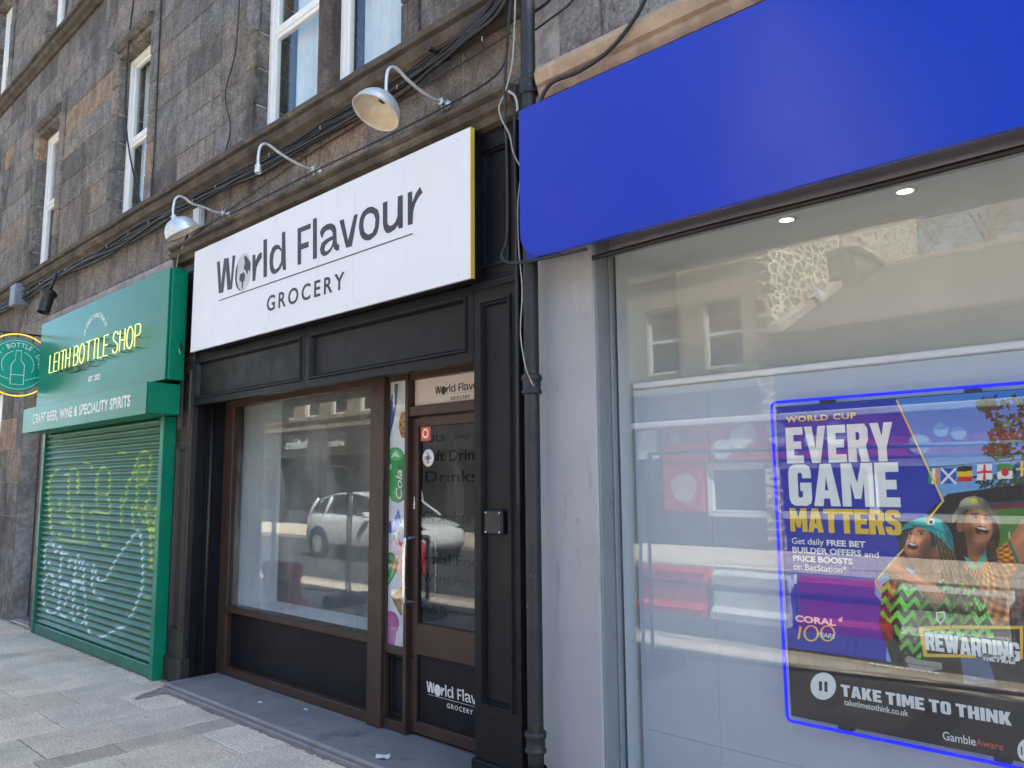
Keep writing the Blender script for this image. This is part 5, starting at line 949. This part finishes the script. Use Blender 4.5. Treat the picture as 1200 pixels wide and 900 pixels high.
hs = nd(nt, 'ShaderNodeSeparateColor'); lk(nt, v2.outputs['Color'], hs.inputs[0]); c1 = mixc(nt, hs.outputs[0], (.09, .065, .04), (.22, .165, .11)); c2 = mixc(nt, ramp(nt, vo.outputs['Distance'], .05, .1, 0, 1), (.70, .59, .44), c1); lk(nt, c2, pb.inputs['Base Color'])
gm.build('gable', gb, o1)
rm = MB(); rm.box(-46, -8.3, -23.5, -11.8, 14.2, 14.5); rm.box(-46, -8.3, -23.5, -23.2, 0, 14.5); rm.build('roof', M['slate'], o1)
# shopfronts of the tenement
sf = MB(); sf.box(-46, -12.0, -11.8, -11.25, 2.75, 3.85, .02); sf.box(-46, -8.3, -12.4, -12.2, 0, 2.8)
for x in np.arange(-46, -12, 3.75): sf.box(x, x+.45, -11.8, -11.22, 0, 3.9, .02)
for x in np.arange(-45.5, -12, 3.75): sf.box(x, x+3.3, -11.7, -11.5, 0, .55)
sfo = sf.build('shopfronts', M['far_dark'], o1)
for x in np.arange(-45.5, -12.5, 3.75): MB().box(x, min(x+3.3, -12.1), -11.6, -11.58, .55, 2.75).build('pane', M['car_glass'], sfo)
def rtext(nm, body, m, par, x0, x1, z0, z1, y, off=.02):     # lettering that faces our side of the street
    cu = bpy.data.curves.new(nm, 'FONT'); cu.body = body; cu.size = 1; cu.offset = off; cu.extrude = .5; me = curve_mesh(cu, nm); a_ = np.array([v.co[:] for v in me.vertices]); lo_, hi_ = a_.min(0), a_.max(0); L = LOC[par.name]
    return mapped(me, nm, m, par, lambda c: (x1-(x1-x0)*(c[0]-lo_[0])/(hi_[0]-lo_[0]), y+(c[2]+.5)*.01, z0+(z1-z0)*(c[1]-lo_[1])/(hi_[1]-lo_[1])))
rtext('lettering', 'builders', M['white_plastic'], o1, -30.0, -28.35, 3.1, 3.5, -11.245); rtext('lettering', 'anderson', M['white_plastic'], o1, -27.2, -25.7, 3.1, 3.4, -11.245)
# low slated building
o2 = thing('low_shop_building', 'low slate-roofed shop building across the street with a red spotted fascia', 'building', (2, -11.3, 0))
b = MB(); b.box(-7.95, 14, -21, -11.3, 3.3, 5.0); b.box(-7.95, 14, -21, -11.6, 0, 3.3); b.box(-12.0, -7.9, -11.75, -11.5, 0, 3.9); b.box(-7.95, 14, -11.3, -11.12, 4.9, 5.06, .02)
b.build('wall', M['far_dark'].copy(), o2); bpy.data.objects[-1] if False else None
rf = MB(); rf.add([(-7.94, -11.0, 4.98), (14, -11.0, 4.98), (14, -17.3, 7.75), (-7.94, -17.3, 7.75), (-7.94, -21.2, 5.0), (14, -21.2, 5.0)], [(0, 1, 2, 3), (3, 2, 5, 4), (0, 3, 4), (1, 5, 2)]); rfo = rf.build('roof', M['slate'], o2)
MB().box(-7.94, 14, -17.4, -17.2, 7.7, 7.86, .03).build('ridge', M['far_stone'], rfo)
ck = MB(); ck.box(-7.94, -7.2, -17.0, -15.0, 6.0, 7.75, .02); ck.box(-7.94, -7.1, -17.1, -14.9, 7.7, 7.85, .03); chm = ck.build('chimney', M['far_dark'], o2)  # dark fascia colour puts the chimney's shade into its base colour
for k in range(5): MB().lathe([(.12, 0), (.13, .25), (.1, .3), (.1, .5), (.12, .55)], (-7.55, -16.7+.38*k, 7.84), n=12).build('chimney_pot', M['far_stone'], chm)
sk = MB(); sk.add([(-7.94, -11.0, 5.0), (-7.6, -11.0, 5.0), (-7.6, -17.3, 7.8), (-7.94, -17.3, 7.8), (-7.94, -11.0, 5.2), (-7.6, -11.0, 5.2), (-7.6, -17.3, 8.0), (-7.94, -17.3, 8.0)], [(4, 5, 6, 7), (0, 1, 5, 4), (1, 2, 6, 5)]); sk.build('skew_stones', M['far_stone'], o2)
fs_ = MB().box(-11.05, 6, -11.4, -11.22, 2.1, 2.98, .02).build('fascia', M['red'], o2)
for k in range(46):
    x_, z_, r_ = ro.uniform(-10.8, 5.7), ro.uniform(2.2, 2.9), ro.choice((.06, .09, .14, .26)); r_ = min(r_, z_-2.12, 2.96-z_, x_+10.95)
    MB().lathe([(0, .01), (r_, .01), (r_, 0)], (x_, -11.215+.0006*k, z_), (0, 1, 0), 20, smooth=False).build('fascia_spot', M['white_plastic'], fs_)
MB().box(-12, 6.2, -11.45, -11.05, 3.0, 3.14, .02).build('fascia_cornice', M['upvc'], o2)
wd_ = MB(); wd_.frame(-9.85, 5.6, -11.5, -11.33, .75, 2.05, .16, .01); [wd_.box(q_, q_+.16, -11.49, -11.34, .91, 1.89) for q_ in (-6, -2, 2)]; wo_ = wd_.build('window', M['upvc'], o2); MB().box(-9.75, 5.5, -11.45, -11.44, .85, 1.95).build('pane', M['car_glass'], wo_)
MB().box(-11.05, -9.9, -11.42, -11.25, .85, 2.08, .01).build('painted_panel', M['red'], o2); MB().lathe([(0, .01), (.36, .01), (.36, 0)], (-10.45, -11.245, 1.45), (0, 1, 0), 28, smooth=False).build('panel_disc', mat('pale_pink_disc', (.55, .42, .4), .5), o2)
MB().box(-11.95, -11.2, -11.4, -11.25, 2.2, 2.95).build('white_panel', M['upvc'], o2)
sd = thing('satellite_dish', 'grey satellite dish on the gable above the low roof across the street', 'satellite dish', (-7.9, -13.2, 6.0)); MB().lathe([(0, 0), (.09, .01), (.17, .03), (.24, .07)], (-7.55, -13.2, 6.3), (.75, .55, .35), 24).build('dish', M['grey_frame'], sd); MB().tube([(-7.95, -13.2, 6.15), (-7.65, -13.2, 6.2), (-7.55, -13.2, 6.3)], .03, 8).build('bracket', M['black_plastic'], sd)
# trees behind the low building
def tree(label, x, y, h, r_):
    o = thing('tree', label, 'tree', (x, y, 0), 'trees behind the low building'); tk = MB(); tk.tube([(x, y, -.1), (x+.1, y, h*.35), (x-.1, y+.1, h*.6), (x, y, h*.85)], [.3, .22, .15, .05], 10)
    for k in range(9):
        a_ = k*2.4; z_ = h*(.35+.05*k); tk.tube([(x, y, z_), (x+r_*.4*math.cos(a_), y+r_*.4*math.sin(a_), z_+h*.1), (x+r_*.75*math.cos(a_), y+r_*.75*math.sin(a_), z_+h*.2)], [.09, .06, .02], 6)
    tk.build('trunk', M['bark'], o); cr = MB(); cl_ = [(ro.gauss(0, .45), ro.gauss(0, .45), ro.uniform(-.5, .5)) for _ in range(26)]
    for i in range(3800):
        c_ = ro.choice(cl_); p_ = Vector((x+(c_[0]+ro.gauss(0, .15))*r_, y+(c_[1]+ro.gauss(0, .15))*r_, h*.72+(c_[2]+ro.gauss(0, .12))*h*.5)); s_ = ro.uniform(.09, .2); a_, b2 = Vector((ro.gauss(0, 1), ro.gauss(0, 1), ro.gauss(0, .6))).normalized()*s_, Vector((ro.gauss(0, 1), ro.gauss(0, 1), ro.gauss(0, .6))).normalized()*s_; q_ = ro.uniform(.6, 1.3)
        cr.add([p_-a_, p_+b2*.6, p_+a_, p_-b2*.6], [(0, 1, 2, 3)], (q_, q_, q_*.9))
    cr.build('crown', M['leaf'], o, fix=False)
tree('leafy green tree rising behind the slate ridge, nearer the rubble gable', -6.2, -27, 15, 4.2); tree('taller leafy tree behind the slate roof, farther from the rubble gable', -.5, -28, 14, 5)
# white hatchback
def car(label, x, y, z):
    o = thing('parked_car', label, 'car', (x, y, z))
    def loft(st, n=28):
        vs = []; fs = []
        for (cx_, zl, zh, hw, pw) in st:
            for k in range(n):
                a_ = 2*math.pi*k/n; c_, s_ = math.cos(a_), math.sin(a_); vs.append((x+cx_, y+hw*math.copysign(abs(c_)**pw, c_), z+(zl+zh)/2+(zh-zl)/2*math.copysign(abs(s_)**pw, s_)))
        for i in range(len(st)-1):
            for k in range(n): fs.append((i*n+k, i*n+(k+1) % n, (i+1)*n+(k+1) % n, (i+1)*n+k))
        fs.append(tuple(range(n))[::-1]); fs.append(tuple(range((len(st)-1)*n, len(st)*n))); return MB().add(vs, fs, (1, 1, 1), True)
    body = [(-2.1, .5, .78, .6, .5), (-2.06, .36, .98, .78, .4), (-1.9, .24, 1.06, .85, .36), (-1.3, .2, 1.06, .89, .34), (-.4, .2, 1.02, .9, .34), (.6, .2, 1.0, .89, .34), (1.1, .2, .97, .88, .36), (1.6, .22, .9, .85, .38), (1.95, .28, .8, .74, .42), (2.1, .4, .66, .55, .5)]
    loft(body).build('body', M['car'], o)
    loft([(-1.95, .95, 1.05, .6, .5), (-1.6, .95, 1.4, .7, .42), (-1.1, .95, 1.5, .72, .4), (-.3, .95, 1.53, .73, .4), (.3, .95, 1.46, .71, .42), (.75, .95, 1.22, .74, .45), (1.15, .93, .99, .76, .6)]).build('glasshouse', M['car_glass'], o)
    rf_ = MB()
    for xa, xb, za_, zb_ in ((-1.66, -1.1, 1.4, 1.505), (-1.1, -.3, 1.505, 1.54), (-.3, .32, 1.54, 1.465)): rf_.add([(x+xa, y-.56, z+za_), (x+xb, y-.56, z+zb_), (x+xb, y+.56, z+zb_), (x+xa, y+.56, z+za_), (x+xa, y-.66, z+za_-.08), (x+xb, y-.66, z+zb_-.08), (x+xb, y+.66, z+zb_-.08), (x+xa, y+.66, z+za_-.08)], [(0, 1, 2, 3), (0, 4, 5, 1), (3, 2, 6, 7)], smooth=True)
    for s_ in (-1, 1):
        for P_ in ([(-1.72, .66, 1.38), (-1.98, .75, 1.03)], [(-.28, .735, 1.45), (-.2, .8, 1.0)], [(.3, .67, 1.42), (1.1, .76, .98)], [(-1.05, .72, 1.42), (-1.25, .8, 1.0)]): rf_.tube([(x+a_, y+s_*b2, z+c_) for a_, b2, c_ in P_], .04, 6)
    rf_.build('roof', M['car'], o, fix=False)
    for wx in (-1.35, 1.3):
        for s_ in (-1, 1):
            MB().lathe([(.33, -.12), (.33, .02), (.3, .03), (.0, .03), ], (x+wx, y+s_*.885, z+.33), (0, s_, 0), 28, smooth=False).build('wheel', M['tyre'], o)
            MB().lathe([(.2, .04), (.05, .05), (0, .06)], (x+wx, y+s_*.885, z+.33), (0, s_, 0), 20).build('wheel_rim', M['steel'], o)
    for wx in (-1.35, 1.3):
        for s_ in (-1, 1): MB().lathe([(0, .006), (.385, .006), (.385, -.05)], (x+wx, y+s_*.9, z+.36), (0, s_, 0), 28, smooth=False).build('wheel_arch', M['black_plastic'], o)
    for s_ in (-1, 1): MB().box(x-1.2, x+1.1, y+s_*.895, y+s_*.912, z+.2, z+.34, .006).build('side_sill', M['black_plastic'], o)
    for s_ in (-1, 1): MB().box(x+1.85, x+2.0, y+s_*.55-.14, y+s_*.55+.14, z+.66, z+.78, .03).build('headlight', M['car_glass'], o); MB().box(x-2.11, x-1.98, y+s_*.66-.1, y+s_*.66+.1, z+.75, z+.98, .03).build('tail_light', M['poster_red'], o); MB().box(x+.55, x+.72, y+s_*.98-.08, y+s_*.98+.08, z+.98, z+1.1, .03).build('wing_mirror', M['car'], o)
    MB().box(x+2.06, x+2.115, y-.26, y+.26, z+.42, z+.53, .005).build('number_plate', M['upvc'], o); return o
car('white hatchback parked at the far kerb, mirrored in the grocery window', -14.9, -4.9, -.11)
# plastic barriers
def barrier(label, x, y, z, m, hl=.5):
    o = thing('road_barrier', label, 'barrier', (x, y, z), 'plastic barriers along the roadworks'); b_ = MB()
    P_ = [(-.2, 0), (.2, 0), (.2, .12), (.1, .2), (.09, .5), (.12, .56), (.12, .72), (.06, .78), (-.06, .78), (-.12, .72), (-.12, .56), (-.09, .5), (-.1, .2), (-.2, .12)]
    b_.sweepx([(y+a_, z+c_*.75) for a_, c_ in P_], x-hl, x+hl)
    bo_ = b_.build('body', m, o); MB().box(x-hl+.1, x+hl-.1, y+.075, y+.085, z+.18, z+.34, .004).build('recess_panel', m, o); MB().tube([(x+hl+.02, y, z+.02), (x+hl+.02, y, z+.6)], .035, 10).build('coupling_post', m, o); return o
for i in range(7): barrier(f'{"red" if i % 2 == 0 else "white"} plastic road barrier, '+['nearest the fence corner', 'second in the row', 'third in the row', 'fourth in the row', 'fifth in the row', 'sixth in the row', 'at the far end of the row'][i]+' of roadworks barriers', -5.75+i*1.12, -3.1, -.11, M['red_plastic'] if i % 2 == 0 else M['white_plastic'])
barrier('red plastic barrier standing alone in the road beside the parked white car', -12.3, -3.4, -.11, M['red_plastic']); barrier('red plastic barrier on the pavement at the foot of the wire fence', -9.55, .9, 0, M['red_plastic'], .32)
# site fence
M['zinc'] = mat('dull_zinc', (.32, .33, .34), .5, .1)
def fence(label, xa, ya_, xb, yb_):
    o = thing('fence_panel', label, 'fence panel', (xa, ya_, 0), 'wire site fence panels'); L_ = math.hypot(xb-xa, yb_-ya_); ux, uy = (xb-xa)/L_, (yb_-ya_)/L_; Pn = lambda s_, z_: (xa+ux*s_, ya_+uy*s_, z_)
    MB().tube(smooth_path([Pn(0, .1), Pn(0, 1.0), Pn(0, 1.7), Pn(.04, 1.81), Pn(.15, 1.85), Pn(L_/2, 1.85), Pn(L_-.15, 1.85), Pn(L_-.04, 1.81), Pn(L_, 1.7), Pn(L_, 1.), Pn(L_, .1)], 4), .016, 8).tube([Pn(0, .16), Pn(L_, .16)], .015, 8).build('frame', M['zinc'], o)
    ws = MB(); s_ = .05
    while s_ < L_-.03: ws.tube([Pn(s_, .16), Pn(s_, 1.83)], .0018, 3); s_ += .06
    z_ = .3
    while z_ < 1.8: ws.tube([Pn(0, z_), Pn(L_, z_)], .002, 3); z_ += .21
    ws.build('wire_mesh', M['zinc'], o); c_ = Pn(0, 0)
    MB().box(c_[0]-.13, c_[0]+.13, c_[1]-.34, c_[1]+.34, 0, .14, .02).build('rubber_foot', M['black_plastic'], o); return o
fence('wire fence panel standing nearest the wide bookmaker window', -3.85, .36, -.55, -.3); fence('wire fence panel between the grocery door and the big window', -7.3, .42, -3.93, .38); fence('short wire fence panel facing the middle of the big window', -8.98, .22, -7.4, .42); fence('short wire fence panel with a red barrier at its foot', -10.45, .5, -9.05, .22); fence('wire fence panel facing the green shutter', -13.6, .55, -10.52, .5); fence('wire fence panel standing past the bookmaker window', -.45, -.3, 2.95, -.35)
# two people on the far pavement
def person(label, x, y, top, leg, yaw, h=1.72):
    o = thing('person', label, 'person', (x, y, 0), 'two people across the street')
    J = {'p': (0, 0, .93), 'w': (0, 0, 1.12), 'c': (0, .01, 1.36), 'n': (0, .0, 1.5), 'h': (0, -.01, 1.62), 'ht': (0, 0, 1.74)}; R_ = {'p': .15, 'w': .14, 'c': .165, 'n': .055, 'h': .095, 'ht': .07}
    for s_, k in ((-1, 'l'), (1, 'r')):
        J.update({'sh'+k: (s_*.19, 0, 1.42), 'el'+k: (s_*.25, .03, 1.14), 'wr'+k: (s_*.23, -.1, .92), 'hd'+k: (s_*.22, -.14, .84), 'hp'+k: (s_*.1, 0, .88), 'kn'+k: (s_*.11, -.03, .5), 'an'+k: (s_*.11, .02, .09), 'to'+k: (s_*.12, -.17, .05)})
        R_.update({'sh'+k: .075, 'el'+k: .05, 'wr'+k: .038, 'hd'+k: .035, 'hp'+k: .1, 'kn'+k: .068, 'an'+k: .05, 'to'+k: .035})
    E_ = [('p', 'w'), ('w', 'c'), ('c', 'n'), ('n', 'h'), ('h', 'ht')]+[e for k in 'lr' for e in (('c', 'sh'+k), ('sh'+k, 'el'+k), ('el'+k, 'wr'+k), ('wr'+k, 'hd'+k), ('p', 'hp'+k), ('hp'+k, 'kn'+k), ('kn'+k, 'an'+k), ('an'+k, 'to'+k))]
    ns = list(J); me = bpy.data.meshes.new('body'); ca, sa = math.cos(yaw), math.sin(yaw); sc_l = h/1.78
    me.from_pydata([((J[n][0]*ca-J[n][1]*sa)*sc_l, (J[n][0]*sa+J[n][1]*ca)*sc_l, J[n][2]*sc_l) for n in ns], [(ns.index(a_), ns.index(b2)) for a_, b2 in E_], [])
    t_ = bpy.data.objects.new('tmp', me); sc.collection.objects.link(t_); t_.modifiers.new('s', 'SKIN')
    for n, v in zip(ns, me.skin_vertices[0].data): v.radius = (R_[n]*sc_l, R_[n]*sc_l*(.75 if n in 'pwc' else 1)); v.use_root = n == 'p'
    t_.modifiers.new('d', 'SUBSURF').levels = 2; dg = bpy.context.evaluated_depsgraph_get(); m2_ = bpy.data.meshes.new_from_object(t_.evaluated_get(dg)); bpy.data.objects.remove(t_)
    m2_.materials.clear(); [m2_.materials.append(q_) for q_ in (M['skin'], top, leg, M['black_plastic'])]
    for p_ in m2_.polygons:
        z_ = p_.center.z/sc_l; p_.use_smooth = True; wdt = abs(p_.center.x*ca+p_.center.y*sa)/sc_l
        p_.material_index = 3 if z_ < .1 else 2 if z_ < .95 and wdt < .185 else 1 if (z_ < 1.5 and not (z_ < .97 and wdt > .185)) else (3 if z_ > 1.66 else 0)
    return link('body', m2_, o)
person('person in a cream shirt standing across the street', -19.2, -9.4, M['shirt'], M['jeans'], 2.6); person('person in an orange jacket beside the person in a cream shirt', -19.9, -9.0, M['orange'], M['jeans'], 3.3, 1.6)
